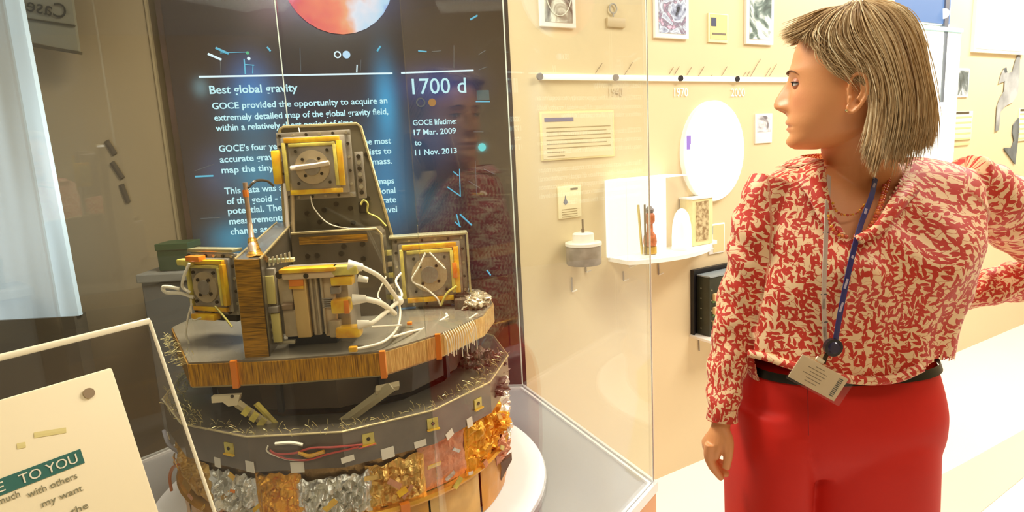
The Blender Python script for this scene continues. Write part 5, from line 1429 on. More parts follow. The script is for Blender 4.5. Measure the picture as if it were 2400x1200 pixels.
# --- blouse
def leaf_mat():
    m = bpy.data.materials.new('leaf_print_fabric'); m.use_nodes = True
    nt = m.node_tree; b = nt.nodes['Principled BSDF']; b.inputs['Roughness'].default_value = 0.6; b.inputs['Sheen Weight'].default_value = 0.15
    L = nt.links.new; N = nt.nodes.new
    at = N('ShaderNodeAttribute'); at.attribute_name = 'print_uv'
    def mth(op, a, b_=None, c=None):
        n = N('ShaderNodeMath'); n.operation = op
        for i, v in enumerate((a, b_, c)):
            if v is None: continue
            if isinstance(v, (int, float)): n.inputs[i].default_value = v
            else: L(v, n.inputs[i])
        return n.outputs[0]
    wn = N('ShaderNodeTexNoise'); wn.inputs['Scale'].default_value = 40; wn.inputs['Detail'].default_value = 1; L(at.outputs['Vector'], wn.inputs['Vector'])
    res = None
    for k, (cell, la, lb) in enumerate(((0.020, .0088, .0031), (0.022, .0084, .0030), (0.023, .0090, .0032), (0.019, .0078, .0028), (0.021, .0084, .0030))):
        mp = N('ShaderNodeMapping'); mp.inputs['Location'].default_value = (k * 3.71, k * 1.93, 0); L(at.outputs['Vector'], mp.inputs[0])
        vo = N('ShaderNodeTexVoronoi'); vo.voronoi_dimensions = '2D'; vo.inputs['Scale'].default_value = 1 / cell; vo.inputs['Randomness'].default_value = 0.9; L(mp.outputs[0], vo.inputs['Vector'])
        sb = N('ShaderNodeVectorMath'); sb.operation = 'SUBTRACT'; L(mp.outputs[0], sb.inputs[0]); L(vo.outputs['Position'], sb.inputs[1])
        sc_ = N('ShaderNodeSeparateColor'); L(vo.outputs['Color'], sc_.inputs[0])
        ang = mth('MULTIPLY_ADD', sc_.outputs[0], 3.6 if k % 2 else 2.4, -0.4)
        vr = N('ShaderNodeVectorRotate'); vr.rotation_type = 'Z_AXIS'; L(sb.outputs[0], vr.inputs['Vector']); L(ang, vr.inputs['Angle'])
        sx = N('ShaderNodeSeparateXYZ'); L(vr.outputs[0], sx.inputs[0])
        xx = mth('DIVIDE', sx.outputs[0], la); yy = mth('DIVIDE', sx.outputs[1], lb)
        # lens-shaped leaf with curved stem: |y - bend| < 1 - x^2
        x2 = mth('MULTIPLY', xx, xx)
        leaf = mth('SUBTRACT', mth('SUBTRACT', 1.0, x2), mth('ABSOLUTE', mth('ADD', yy, mth('MULTIPLY', x2, 0.3))))
        res = leaf if res is None else mth('MAXIMUM', res, leaf)
    n = N('ShaderNodeTexNoise'); n.noise_dimensions = '2D'; n.inputs['Scale'].default_value = 62; n.inputs['Detail'].default_value = 0; n.inputs['Distortion'].default_value = 0.6
    mp = N('ShaderNodeMapping'); mp.inputs['Scale'].default_value = (0.75, 1.15, 1); L(at.outputs['Vector'], mp.inputs[0]); L(mp.outputs[0], n.inputs['Vector'])
    vine = mth('SUBTRACT', 0.026, mth('ABSOLUTE', mth('SUBTRACT', n.outputs['Fac'], 0.5)))
    vine = mth('MULTIPLY', vine, 8)
    res = mth('MAXIMUM', res, vine)
    mr = N('ShaderNodeMapRange'); mr.inputs[1].default_value = 0.0; mr.inputs[2].default_value = 0.12; L(res, mr.inputs[0])
    n3 = N('ShaderNodeTexNoise'); n3.inputs['Scale'].default_value = 9; L(at.outputs['Vector'], n3.inputs['Vector'])
    red = N('ShaderNodeMix'); red.data_type = 'RGBA'; red.inputs[6].default_value = srgb((210, 44, 20)); red.inputs[7].default_value = srgb((184, 46, 24)); L(n3.outputs['Fac'], red.inputs[0])
    mx = N('ShaderNodeMix'); mx.data_type = 'RGBA'; mx.inputs[6].default_value = srgb((244, 206, 158)); L(red.outputs[2], mx.inputs[7]); L(mr.outputs[0], mx.inputs[0])
    L(mx.outputs[2], b.inputs['Base Color'])
    return m
M_leaf = leaf_mat()
bl = MB()
tr_ = torso_rings(-0.004, 376, 903, 54, 90)
bl.rings(tr_)
rs_R = [.050, .052, .049, .042, .037, .031, .026, .0245]
RS = [aty(1824, 428, 1.15), aty(1790, 510, 1.145), aty(1768, 610, 1.145), aty(1735, 720, 1.145), aty(1712, 820, 1.13), aty(1698, 910, 1.10), aty(1693, 965, 1.08), aty(1692, 984, 1.078)]
limb(bl, RS, rs_R, 26, 8)
LS = [aty(2250, 425, 1.15), aty(2335, 478, 1.18), aty(2435, 555, 1.24), aty(2530, 620, 1.30)]
limb(bl, LS, [.052, .062, .058, .052], 26, 10)
LS2 = [aty(2530, 620, 1.30), aty(2440, 648, 1.30), aty(2340, 668, 1.29), aty(2262, 692, 1.285), aty(2225, 702, 1.282)]
limb(bl, LS2, [.050, .047, .038, .030, .027], 26, 10)
bme = fuse(bl, 0.0042, 4, 0.5)
nv = len(bme.vertices)
co = np.empty(nv * 3); bme.vertices.foreach_get('co', co); co = co.reshape(-1, 3)
nr = np.empty(nv * 3); bme.vertices.foreach_get('normal', nr); nr = nr.reshape(-1, 3)
# fabric folds
arms = [[np.array(p) for p in curve_pts(X, 4)] for X in ([aty(1905, 395, 1.15)] + RS, [aty(2150, 392, 1.15)] + LS, LS2)]
def seg_info(P_, chain):
    best = np.full(len(P_), 9.0); along = np.zeros(len(P_)); ang = np.zeros(len(P_)); L0 = 0.0
    for a, b_ in zip(chain, chain[1:]):
        d = b_ - a; l = np.linalg.norm(d); d = d / l
        t = np.clip((P_ - a) @ d, 0, l); q = P_ - a - t[:, None] * d; r_ = np.linalg.norm(q, axis=1)
        side = np.array([0, -1.0, 0]); side = side - d * (side @ d); side /= np.linalg.norm(side); up_ = np.cross(d, side)
        an = np.arctan2(q @ up_, q @ side)
        m = r_ < best
        best[m] = r_[m]; along[m] = (L0 + t)[m]; ang[m] = an[m]; L0 += l
    return best, along, ang
tz = co[:, 2]
tcx = 0.59
uvp = np.zeros((nv, 3))
th = np.arctan2(co[:, 0] - tcx, -(co[:, 1] - 1.14))
uvp[:, 0] = th * 0.17; uvp[:, 1] = tz
isarm = np.zeros(nv, int)
up_m = nr[:, 2] > 0.72
uvp[up_m, 0] = co[up_m, 0]; uvp[up_m, 1] = co[up_m, 1] + 0.5
info = [seg_info(co, c) for c in arms]
torso_l = np.array([float(aty(tor(min(max(p, 372), 905), 1), p, 1.13).x) for p in range(350, 900)])
pyv = np.zeros(nv)
camv = np.array(CAM); rel_c = co - camv
cxp = rel_c @ np.array(RT) ; cyp = rel_c[:, 0] * 0
RTn = np.array(RT); FWn = np.array(FW); DNn = np.array(DN)
# back to camera axes for tailoring lines
W = np.stack([RTn, FWn, -DNn], 1)          # columns: world components per camera axis
cc_ = rel_c @ np.stack([RTn, FWn, -DNn], 0)
ppx = 1200 + 1500 * cc_[:, 0] / cc_[:, 2]; ppy = 600 + 1500 * cc_[:, 1] / cc_[:, 2]
for i, (r_, al, an) in enumerate(info):
    lim = 0.075 if i == 1 else 0.062
    if i == 0: m = (r_ < lim) & (ppx < np.interp(ppy, [400, 480, 560, 700, 830, 1000], [1800, 1805, 1808, 1790, 1765, 1800]))
    elif i == 1: m = (r_ < lim + .01) & (ppx > 2262) & (isarm == 0)
    else: m = (r_ < lim) & (co[:, 1] > 1.235) & (r_ < info[1][0] + 0.005)
    uvp[m, 0] = an[m] * 0.045 + 3 * (i + 1); uvp[m, 1] = al[m] + 0.37 * i
    isarm[m] = i + 1
disp_ = np.zeros(nv)
px_, pz_ = co[:, 0], co[:, 2]
tm = isarm == 0
disp_ += tm * (0.0035 * np.sin(px_ * 75 + np.sin(pz_ * 13) * 2.2) * np.exp(-((pz_ - 1.12) / 0.08) ** 2))
disp_ += tm * (0.0030 * np.sin((px_ * 0.75 + pz_) * 58 + np.sin(px_ * 20)) * np.exp(-((pz_ - 1.29) / 0.10) ** 2))
for i in (1, 2, 3):
    m = isarm == i; r_, al, an = info[i - 1]
    disp_ += m * (0.0022 * np.sin(al * 95 + 1.6 * np.sin(an * 2 + al * 20)) + 0.0016 * np.sin(al * 48 + an * 3))
co2 = co + nr * disp_[:, None]
bme.vertices.foreach_set('co', co2.ravel())
ca = bme.attributes.new('print_uv', 'FLOAT_VECTOR', 'POINT'); ca.data.foreach_set('vector', uvp.ravel())
# cut the neck opening, the cuffs and the hem
bm = bmesh.new(); bm.from_mesh(bme); bm.verts.ensure_lookup_table()
Vpoly = [(1938, 340), (1936, 400), (1944, 470), (1958, 515), (1975, 552), (1998, 556), (2032, 545), (2060, 505), (2092, 455), (2118, 410), (2140, 370), (2150, 330)]
def inpoly(x, y, P_):
    c = False; j = len(P_) - 1
    for i in range(len(P_)):
        xi, yi = P_[i]; xj, yj = P_[j]
        if (yi > y) != (yj > y) and x < (xj - xi) * (y - yi) / (yj - yi) + xi: c = not c
        j = i
    return c
kill = []
cuff_a = RS[-2].lerp(RS[-1], 0.9); cuff_d = (RS[-1] - RS[-2]).normalized()
cuff_b = LS2[-1]; cuff_e = (LS2[-1] - LS2[-2]).normalized()
for f in bm.faces:
    c = f.calc_center_median(); i = f.verts[0].index
    x, y = ppx[i], ppy[i]
    dead = False
    if c.y < 1.155 and y < 560 and 1930 < x < 2155 and inpoly(x, y, Vpoly): dead = True
    if isarm[i] == 0 and c.z > aty(2000, 392, 1.16).z and (c.x - .60) ** 2 + ((c.y - 1.15) * 1.15) ** 2 < 0.069 ** 2: dead = True
    if isarm[i] == 1 and (c - cuff_a).dot(cuff_d) > 0 and c.z < 1.1: dead = True
    if isarm[i] == 3 and (c - cuff_b).dot(cuff_e) > -0.001: dead = True
    if isarm[i] == 0:
        hem = smooth_tab([(1740, 822), (1800, 834), (1850, 852), (1920, 872), (2000, 890), (2060, 893), (2110, 886), (2160, 866), (2200, 840)], x) if c.y < 1.13 else 858
        if c.y < 1.13 and y > hem: dead = True
        if y > 899: dead = True
    if dead: kill.append(f)
bmesh.ops.delete(bm, geom=kill, context='FACES')
bm.to_mesh(bme); bm.free()
blo = link('blouse', bme, M_leaf, per, 180)
# hem roll, cuffs
def on_surf(px, py, off=0.004):      # front of the torso under a pixel
    Y = 1.03
    for _ in range(12):
        p = aty(px, py, Y)
        pyq = min(max(py, 372), 900)
        l, r_, d, Yc = tor(pyq, 1), tor(pyq, 2), tor(pyq, 3), tor(pyq, 4)
        a, b_ = aty(l, pyq, Yc), aty(r_, pyq, Yc); cx_ = (a.x + b_.x) / 2; rx = (b_.x - a.x) / 2 + .004
        t = min(0.98, abs(p.x - cx_) / rx)
        yy = (d + .004) * (1 - t ** (2 / .84)) ** (.84 / 2)
        for bx in (-0.075, 0.085):
            yy += 0.020 * math.exp(-((p.x - cx_ - bx) / 0.055) ** 2 - ((py - 590) / 62) ** 2)
        Y = Y * 0.4 + (Yc - yy - off) * 0.6
    return aty(px, py, Y)
def uvset(me_, f):
    vs_ = np.empty(len(me_.vertices) * 3); me_.vertices.foreach_get('co', vs_); vs_ = vs_.reshape(-1, 3)
    a = me_.attributes.new('print_uv', 'FLOAT_VECTOR', 'POINT'); a.data.foreach_set('vector', np.array([f(v) for v in vs_]).ravel())
hemp = [on_surf(x, y, 0.006) for x, y in ((1756, 828), (1800, 838), (1850, 855), (1920, 875), (2000, 890), (2060, 892), (2110, 884), (2160, 862))]
mb = MB().tube(curve_pts(hemp, 6), 0.0075, 10)
o = obj('blouse_hem', mb, M_leaf, per, 180); uvset(o.data, lambda v: (v[0] + 5, v[2] + 2, 0))
def ring_at(c, d, r, w, name):
    s = d.orthogonal().normalized(); t = d.cross(s)
    n = 32; rows = []
    for q, rr in ((-w, r), (0, r + .0012), (0, r - 0.003), (-w, r - .003)):
        rows.append([c + d * q + s * (rr * math.cos(2 * math.pi * k / n)) + t * (rr * math.sin(2 * math.pi * k / n)) for k in range(n)])
    rows.append(rows[0])
    o = obj(name, MB().rings(rows, cap=False), M_leaf, per, 40); uvset(o.data, lambda v: (v[0] + 7 + v[1], v[2] + 1, 0))
ring_at(cuff_a + cuff_d * 0.002, cuff_d, 0.0262, 0.022, 'cuff')
ring_at(cuff_b, cuff_e, 0.0285, 0.022, 'cuff')
# collar: folded band on both sides of the opening
def collar(inner, outer, name, lift=0.010):
    I = curve_pts(inner, 8); O = curve_pts(outer, 8); n = len(I)
    rows = []
    for i in range(n):
        a, b_ = I[i], O[i]; m_ = (a + b_) / 2 + Vector((0, -lift * 0.5, lift * 0.4))
        rows.append([a, a + Vector((0, -lift * .5, lift * .3)), m_, b_ + Vector((0, -0.002, 0)), b_ + Vector((0, 0.003, 0)), (a + b_) / 2 + Vector((0, 0.002, -0.002))])
    me_ = MB(); me_.rings(rows); o = obj(name, me_, M_leaf, per, 180)
    uvv = []; s = 0.0
    for i in range(n):
        if i: s += (O[i] - O[i - 1]).length
        w_ = (O[i] - I[i]).length
        uvv += [(s + 9 + lift, w_ * q_ + 3, 0) for q_ in (0, 0.08, 0.5, 1.0, 1.0, 0.5)]
    at_ = o.data.attributes.new('print_uv', 'FLOAT_VECTOR', 'POINT'); at_.data.foreach_set('vector', np.array(uvv).ravel())
bkL = Vector((hc.x + 0.03, 1.205, aty(1990, 372, 1.2).z + 0.012))
collar([on_surf(1978, 552, .002), on_surf(1952, 505, .004), on_surf(1938, 450, .008), aty(1930, 405, 1.095), aty(1928, 376, 1.13)],
       [on_surf(1968, 560, .004), on_surf(1926, 520, .006), on_surf(1896, 462, .008), aty(1872, 424, 1.088), aty(1876, 392, 1.125)], 'collar')
collar([on_surf(2000, 556, .002), on_surf(2046, 528, .004), on_surf(2084, 470, .008), aty(2118, 415, 1.085), aty(2128, 372, 1.13)],
       [on_surf(2018, 572, .004), on_surf(2078, 538, .006), on_surf(2128, 476, .010), aty(2172, 424, 1.085), aty(2182, 376, 1.13)], 'collar')
collar([aty(1928, 376, 1.13), Vector((hc.x - 0.03, 1.20, aty(1960, 362, 1.2).z)), Vector((hc.x + 0.055, 1.215, aty(2040, 358, 1.2).z)), aty(2128, 372, 1.13)],
       [aty(1876, 392, 1.125), Vector((hc.x - 0.065, 1.215, aty(1960, 385, 1.2).z)), Vector((hc.x + 0.09, 1.225, aty(2040, 380, 1.2).z)), aty(2182, 376, 1.13)], 'collar', 0.006)

# --- trousers
M_red = mat('red_trouser_cloth', (214, 36, 22), 0.6, noise_amt=0.06, noise_scale=6, spec=0.3)
TP = [(836, 1760, 2170, .098), (870, 1745, 2176, .108), (910, 1730, 2184, .118), (960, 1720, 2190, .124), (1000, 1717, 2188, .121), (1072, 1722, 2176, .094)]
tb = MB()
rows = []
for py, l, r_, d in [(p, smooth_tab([(t[0], t[1]) for t in TP], p), smooth_tab([(t[0], t[2]) for t in TP], p), smooth_tab([(t[0], t[3]) for t in TP], p)) for p in range(836, 1073, 12)]:
    e = ell(l, r_, py, 1.14, d, 72, 2.5)
    fx_ = aty(1895, py, 1.02).x
    dp = min(1, max(0, (py - 880) / 180)) * 0.020
    e = [Vector((p.x, p.y + (dp * math.exp(-((p.x - fx_) / 0.010) ** 2) if p.y < 1.14 else 0), p.z)) for p in e]
    rows.append(e)
tb.rings(rows)
def leg(x0, x1):
    rr = []
    for i, (py, dd) in enumerate(((930, .100), (965, .117), (1000, .124), (1040, .127), (1080, .127), (1130, .126), (1200, .123), (1300, .116), (1450, .108), (1620, .102), (1800, .098), (1925, .096))):
        k = i / 11
        rr.append(ell(x0 + k * 6, x1 - k * 6, py, 1.14 + 0.02 * k, dd, 48, 2.4))
    return rr
tb.rings(leg(1713, 1874)); tb.rings(leg(1852, 2168))
tme = fuse(tb, 0.0045, 14, 0.6)
link('trousers', tme, M_red, per, 180)
belt = [ell(tt[1] - 4, tt[2] + 4, tt[0], 1.14, tt[3] + .004, 60, 2.5) for tt in ((836, 1758, 2172, .099), (853, 1752, 2176, .105))]
obj('belt', MB().rings(belt, cap=False), mat('belt_black', (26, 28, 18), 0.4), per, 60)
obj('fly_seam', MB().tube(curve_pts([aty(1893, 900, 1.022), aty(1894, 960, 1.018), aty(1895, 1020, 1.016)], 5), 0.0008, 5), mat('seam_dark_red', (150, 16, 14), 0.7), per, 60)
for x0, yy in ((1800, 1.06), (2040, 1.06)):
    sx_ = aty(x0, 1900, 1.12).x
    sh = MB(); rings = []
    for t_, w_, h_ in ((0, .030, .05), (.25, .036, .06), (.5, .040, .055), (.75, .040, .04), (1.0, .018, .022)):
        rings.append([Vector((sx_ + w_ * math.cos(2 * math.pi * k / 20), 1.20 - 0.24 * t_, 0.004 + h_ * 0.5 + h_ * 0.5 * math.sin(2 * math.pi * k / 20))) for k in range(20)])
    sh.rings(rings)
    obj('shoe', sh, mat('shoe_dark', (50, 36, 30), 0.4), per, 60)
# --- lanyard, badge, necklace
def ribbon(name, pts, wd, m, off=0.006, th=0.0012, on=True, parent=None, n=6):
    P_ = curve_pts([on_surf(x, y, off) if on else aty(x, y, z_) for x, y, *z_ in pts], n) if on else curve_pts([aty(*p) for p in pts], n)
    return obj(name, MB().tube(P_, wd / 2, 6, flat=th * 2 / wd, up=(0, 1, 0)), m, parent or per, 60)
M_lg = mat('lanyard_grey', (196, 176, 160), 0.5); M_lb = mat('lanyard_blue', (42, 40, 104), 0.5); M_lt = mat('lanyard_mark', (92, 80, 84), 0.5)
lan = thing('lanyard', 'half grey half blue neck lanyard with a black reel, worn over the leaf-print blouse', 'lanyard', on_surf(1945, 810, 0.02))
ribbon('grey_strap', [(1943, 412, 1.09), (1941, 450, 1.058), (1937, 520, 1.026), (1934, 600, .988), (1931, 700, .985), (1934, 790, .992), (1938, 812, .992)], 0.0098, M_lg, on=False, parent=lan, n=8)
ribbon('blue_strap', [(2052, 418, 1.075), (2042, 462, 1.05), (2018, 525, 1.022), (2000, 590, .994), (1984, 660, .986), (1968, 740, .986), (1958, 800, .99)], 0.0105, M_lb, on=False, parent=lan, n=8)
for t_, a_ in ((470, 0), (545, 0), (620, 0), (690, 0), (755, 0)):
    Yv_ = np.interp(t_, [450, 520, 600, 700, 790], [1.058, 1.026, .988, .985, .992]) - 0.0016
    xg = np.interp(t_, [412, 450, 520, 600, 700, 790], [1943, 1941, 1937, 1934, 1931, 1934])
    obj('strap_mark', MB().box(aty(xg, t_, Yv_), 0.0100, 0.0008, 0.0018), M_lt, lan, 0)
    obj('strap_print', MB().box(aty(xg, t_ + 22, Yv_), 0.0034, 0.0006, 0.016), mat('strap_print_grey', (150, 134, 120), 0.5), lan, 0)
for t_ in (440, 500, 560, 610, 665, 720):
    Yv_ = np.interp(t_, [418, 462, 525, 590, 660, 740], [1.075, 1.05, 1.022, .994, .986, .986]) - 0.0018
    xg = np.interp(t_, [418, 462, 525, 590, 660, 740], [2052, 2042, 2018, 2000, 1984, 1968])
    obj('strap_print', MB().box(aty(xg, t_, Yv_), 0.0036, 0.0006, 0.016, Matrix.Rotation(R(16), 3, 'Y')), mat('strap_print_white', (190, 180, 200), 0.5), lan, 0)
obj('clip_ring', MB().tube([aty(1940 + 9 * math.cos(R(a)), 806 + 6 * math.sin(R(a)), .984) for a in range(0, 361, 30)], 0.0014, 6), M_boltl, lan, 60)
rc_ = aty(1949, 812, .980)
obj('badge_reel', MB().cyl(rc_, rc_ - Vector((0, 0.008, 0)), 0.0145, 22), mat('reel_black', (22, 20, 34), 0.25, coat=0.5), lan, 40)
obj('reel_cap', MB().cyl(rc_ - Vector((0, .008, 0)), rc_ - Vector((0, 0.011, 0)), 0.010, 18, 0.008), mat('reel_navy', (36, 32, 64), 0.25, coat=0.5), lan, 40)
obj('reel_tab', MB().tube([aty(1944, 818, .978), aty(1934, 838, .976), aty(1930, 852, .974)], 0.004, 6, flat=0.3, up=(0, 1, 0)), M_bolt, lan)
bd = thing('id_badge', 'tilted cream identity card in a clear holder hanging at the waist', 'badge', aty(1922, 880, .97))
YB = 0.968
u1 = (aty(2000, 885, YB) - aty(1885, 822, YB)); v1 = (aty(1885, 822, YB) - aty(1850, 882, YB))
uu_ = u1.normalized(); vvv = (v1 - uu_ * v1.dot(uu_)).normalized(); nnn = uu_.cross(vvv)
if nnn.y > 0: nnn = -nnn
Mb = Matrix((uu_, vvv, uu_.cross(vvv))).transposed()
cb = (aty(1885, 822, YB) + aty(1950, 948, YB)) / 2
wb, hb = u1.length, abs(v1.length)
obj('card_body', MB().box(cb, wb * 0.94, hb * 0.90, 0.0012, Mb, 0.0005), mat('badge_cream', (236, 216, 180), 0.45), bd)
obj('clear_holder', MB().box(cb + uu_ * 0.004 + nnn * 0.0014, wb * 1.08, hb * 1.04, 0.0012, Mb, 0.0005), glass_mat('holder_clear', (0.96, 0.95, 0.93), 1.0, 1.4), bd)
M_bp = mat('badge_print', (150, 134, 110), 0.6)
for k, (x0, l) in enumerate(((0.0, .22), (-.02, .5), (.02, .42), (-.05, .5), (.0, .38), (-.02, .30))):
    obj('print_line', MB().box(cb - uu_ * (wb * 0.06) + uu_ * (x0 * wb) + vvv * (hb * (0.30 - 0.115 * k)) + nnn * 0.0009, wb * l * 0.75, hb * 0.022, 0.0003, Mb), M_bp, bd, 0)
for k in range(11):
    obj('barcode_bar', MB().box(cb + uu_ * (wb * 0.36) + vvv * (hb * (0.32 - 0.064 * k)) + nnn * 0.0009, wb * 0.075, hb * (0.028 if k % 2 else 0.04), 0.0003, Mb), mat('barcode_dark', (96, 96, 84), 0.6), bd, 0)
obj('badge_clip', MB().tube([aty(1930, 850, .972), aty(1914, 838, .967)], 0.004, 6, flat=0.3, up=(0, 1, 0)), M_boltl, bd)
# necklaces of orange beads
nk = thing('bead_necklace', 'necklace of small orange and amber beads in the open collar', 'necklace', on_surf(1985, 520, 0))
M_b1 = mat('bead_orange', (220, 120, 50), 0.25, coat=0.5); M_b2 = mat('bead_amber', (236, 170, 40), 0.25, coat=0.5); M_b3 = mat('bead_coral', (200, 74, 44), 0.3, coat=0.5)
def beads(ctrl, step, r, mats):
    P_ = curve_pts(ctrl, 14); acc = 0; last = P_[0]; k = 0
    for p in P_[1:]:
        acc += (p - last).length; last = p
        if acc >= step:
            acc = 0; k += 1
            o = obj('bead', MB().sphere(p, r * rnd.uniform(.85, 1.15), 10, 7), mats[k % len(mats)], nk, 180)
beads([aty(1950, 470, 1.06), aty(1958, 492, 1.050), aty(1975, 503, 1.043), aty(1995, 503, 1.041), aty(2010, 498, 1.043), aty(2026, 480, 1.05)], 0.0042, 0.0020, [M_b1, M_b2, M_b3])
beads([aty(1938, 430, 1.078), aty(1936, 470, 1.052), aty(1944, 520, 1.026), aty(1962, 548, 1.014), aty(1985, 556, 1.010)], 0.0052, 0.0030, [M_b2, M_b1, M_b3])
beads([aty(2074, 430, 1.075), aty(2064, 470, 1.05), aty(2050, 510, 1.032), aty(2030, 540, 1.018), aty(2000, 556, 1.010)], 0.0050, 0.0032, [M_b1, M_b3, M_b1])
beads([aty(2086, 415, 1.085), aty(2076, 450, 1.062), aty(2062, 492, 1.040), aty(2048, 526, 1.026)], 0.0050, 0.0030, [M_b3, M_b1])

# --- hair
M_hair = bpy.data.materials.new('blond_hair'); M_hair.use_nodes = True
nt = M_hair.node_tree; b = nt.nodes['Principled BSDF']
b.inputs['Roughness'].default_value = 0.6; b.inputs['Specular IOR Level'].default_value = 0.25
at = nt.nodes.new('ShaderNodeAttribute'); at.attribute_name = 'strand'
rp = nt.nodes.new('ShaderNodeValToRGB'); el = rp.color_ramp.elements
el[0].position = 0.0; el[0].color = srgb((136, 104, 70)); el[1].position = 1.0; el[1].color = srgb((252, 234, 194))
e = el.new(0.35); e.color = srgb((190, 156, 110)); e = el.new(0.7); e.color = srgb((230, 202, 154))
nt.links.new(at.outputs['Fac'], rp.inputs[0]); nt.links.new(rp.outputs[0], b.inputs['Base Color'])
# guide families: lists of guides, each 6 points (px, py, lateral m)
fam_near = [
    [(1978, 26, .020), (1950, 32, .034), (1920, 46, .046), (1892, 62, .052), (1866, 76, .054), (1842, 88, .052)],
    [(1982, 24, .022), (1952, 36, .042), (1925, 56, .056), (1902, 76, .062), (1878, 88, .064), (1852, 98, .060)],
    [(1986, 22, .024), (1955, 44, .050), (1930, 72, .064), (1918, 96, .072), (1934, 118, .078), (1968, 130, .082)],
    [(1992, 20, .024), (1960, 46, .054), (1934, 84, .068), (1926, 118, .076), (1948, 150, .082), (1996, 172, .086)],
    [(1998, 18, .024), (1966, 50, .058), (1944, 96, .074), (1942, 140, .080), (1962, 172, .084), (2006, 184, .086)],
    [(2002, 17, .024), (1978, 54, .060), (1968, 100, .076), (1990, 140, .086), (2030, 178, .090), (2042, 240, .086)],
    [(2008, 15, .024), (1998, 54, .062), (2004, 100, .080), (2030, 150, .090), (2056, 210, .094), (2050, 300, .088)],
    [(2014, 14, .024), (2020, 56, .062), (2036, 104, .082), (2062, 160, .094), (2082, 240, .096), (2062, 345, .086)],
    [(2020, 13, .024), (2044, 54, .060), (2070, 104, .080), (2092, 170, .092), (2106, 260, .092), (2088, 372, .080)],
    [(2026, 10, .022), (2072, 38, .054), (2104, 92, .072), (2124, 170, .084), (2136, 266, .084), (2116, 372, .070)],
    [(2034, 9, .018), (2092, 32, .044), (2130, 86, .058), (2148, 168, .068), (2160, 262, .068), (2146, 352, .056)],
    [(2040, 8, .012), (2108, 28, .028), (2144, 82, .038), (2158, 168, .044), (2174, 258, .046), (2170, 338, .038)],
    [(2046, 8, .004), (2118, 28, .010), (2150, 82, .014), (2164, 168, .016), (2182, 256, .018), (2184, 326, .014)]]
fam_far = [[(x, y, -l) for x, y, l in g] for g in fam_near]
fam_top = [[(x, y, l * f_) for x, y, l in fam_near[0]] for f_ in (1.0, 0.5, 0.0, -0.5, -1.0)]
fam_tuck = [  # strands behind the ear down to the neck
    [(2010, 176, .080), (2030, 196, .086), (2040, 222, .086), (2038, 262, .082), (2030, 306, .074), (2016, 352, .062)],
    [(2016, 172, .080), (2040, 200, .090), (2052, 236, .090), (2052, 286, .086), (2044, 336, .076), (2034, 378, .064)],
    [(2026, 168, .080), (2054, 210, .092), (2068, 256, .092), (2066, 310, .088), (2060, 356, .078), (2048, 402, .066)]]
hv, hf, hcol = [], [], []
def strand(P_, r0, shade):
    n0 = len(hv); n = len(P_)
    for i in range(n):
        t = (P_[min(i + 1, n - 1)] - P_[max(i - 1, 0)]).normalized()
        s = t.cross(HL); s = s.normalized() if s.length > 1e-4 else ZU
        q = t.cross(s)
        f_ = i / (n - 1); r_ = r0 * (0.55 + 0.9 * math.sin(math.pi * min(1, f_ * 0.9 + 0.12)) ** 0.7) * (1 if f_ < 0.75 else max(0.12, 1 - (f_ - 0.75) * 3.6))
        hv.extend([tuple(P_[i] + s * r_), tuple(P_[i] - s * r_ * 0.5 + q * r_ * 0.87), tuple(P_[i] - s * r_ * 0.5 - q * r_ * 0.87)])
        hcol.extend([shade] * 3)
    for i in range(n - 1):
        for k in range(3):
            k2 = (k + 1) % 3; a = n0 + i * 3
            hf.append((a + k, a + k2, a + 3 + k2, a + 3 + k))
def grow(fam, count, rr, jit, seg=4, layer=(0.9, 1.05)):
    for _ in range(count):
        g = rnd.uniform(0, len(fam) - 1.001); i = int(g); f_ = g - i
        lay = rnd.uniform(*layer)
        clump = noise.noise(Vector((g * 3.1, len(fam), 0))) * 7
        jx, jy = rnd.gauss(0, jit), rnd.gauss(0, jit); ph = rnd.uniform(0, 6.28); amp = rnd.uniform(0, 3.2)
        ln = rnd.uniform(0.86, 1.06)
        C_ = []
        for k in range(6):
            kk = k * ln; k0 = min(int(kk), 4); ft = kk - k0
            ax = [fam[i][k0][c] * (1 - f_) + fam[i + 1][k0][c] * f_ for c in range(3)]
            bx = [fam[i][k0 + 1][c] * (1 - f_) + fam[i + 1][k0 + 1][c] * f_ for c in range(3)]
            p = [ax[c] + (bx[c] - ax[c]) * ft for c in range(3)]
            spread = (k / 5) ** 1.2
            x = p[0] + jx * (0.35 + spread) + amp * math.sin(k * 1.5 + ph) * 0.8 + clump * spread * 0.5
            y = p[1] + jy * (0.35 + spread) + amp * math.cos(k * 1.7 + ph) * 0.5
            C_.append(hpt(x, y, p[2] * lay))
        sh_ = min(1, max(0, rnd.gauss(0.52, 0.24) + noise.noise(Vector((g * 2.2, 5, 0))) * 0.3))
        strand(curve_pts(C_, seg), rr * rnd.uniform(0.6, 1.4), sh_)
grow(fam_near, 2300, 0.0011, 5.0)
grow(fam_near[3:], 260, 0.0007, 11, layer=(0.98, 1.12))
grow(fam_near[:4], 160, 0.0006, 8, layer=(0.9, 1.15))
grow(fam_near, 900, 0.0024, 2.0, layer=(0.84, 0.93))
grow(fam_far, 1300, 0.0018, 3.2)
grow(fam_top, 500, 0.0013, 3.0)
grow(fam_tuck, 800, 0.0012, 2.4)
grow([fam_near[-1], fam_far[-1]], 300, 0.0016, 3)
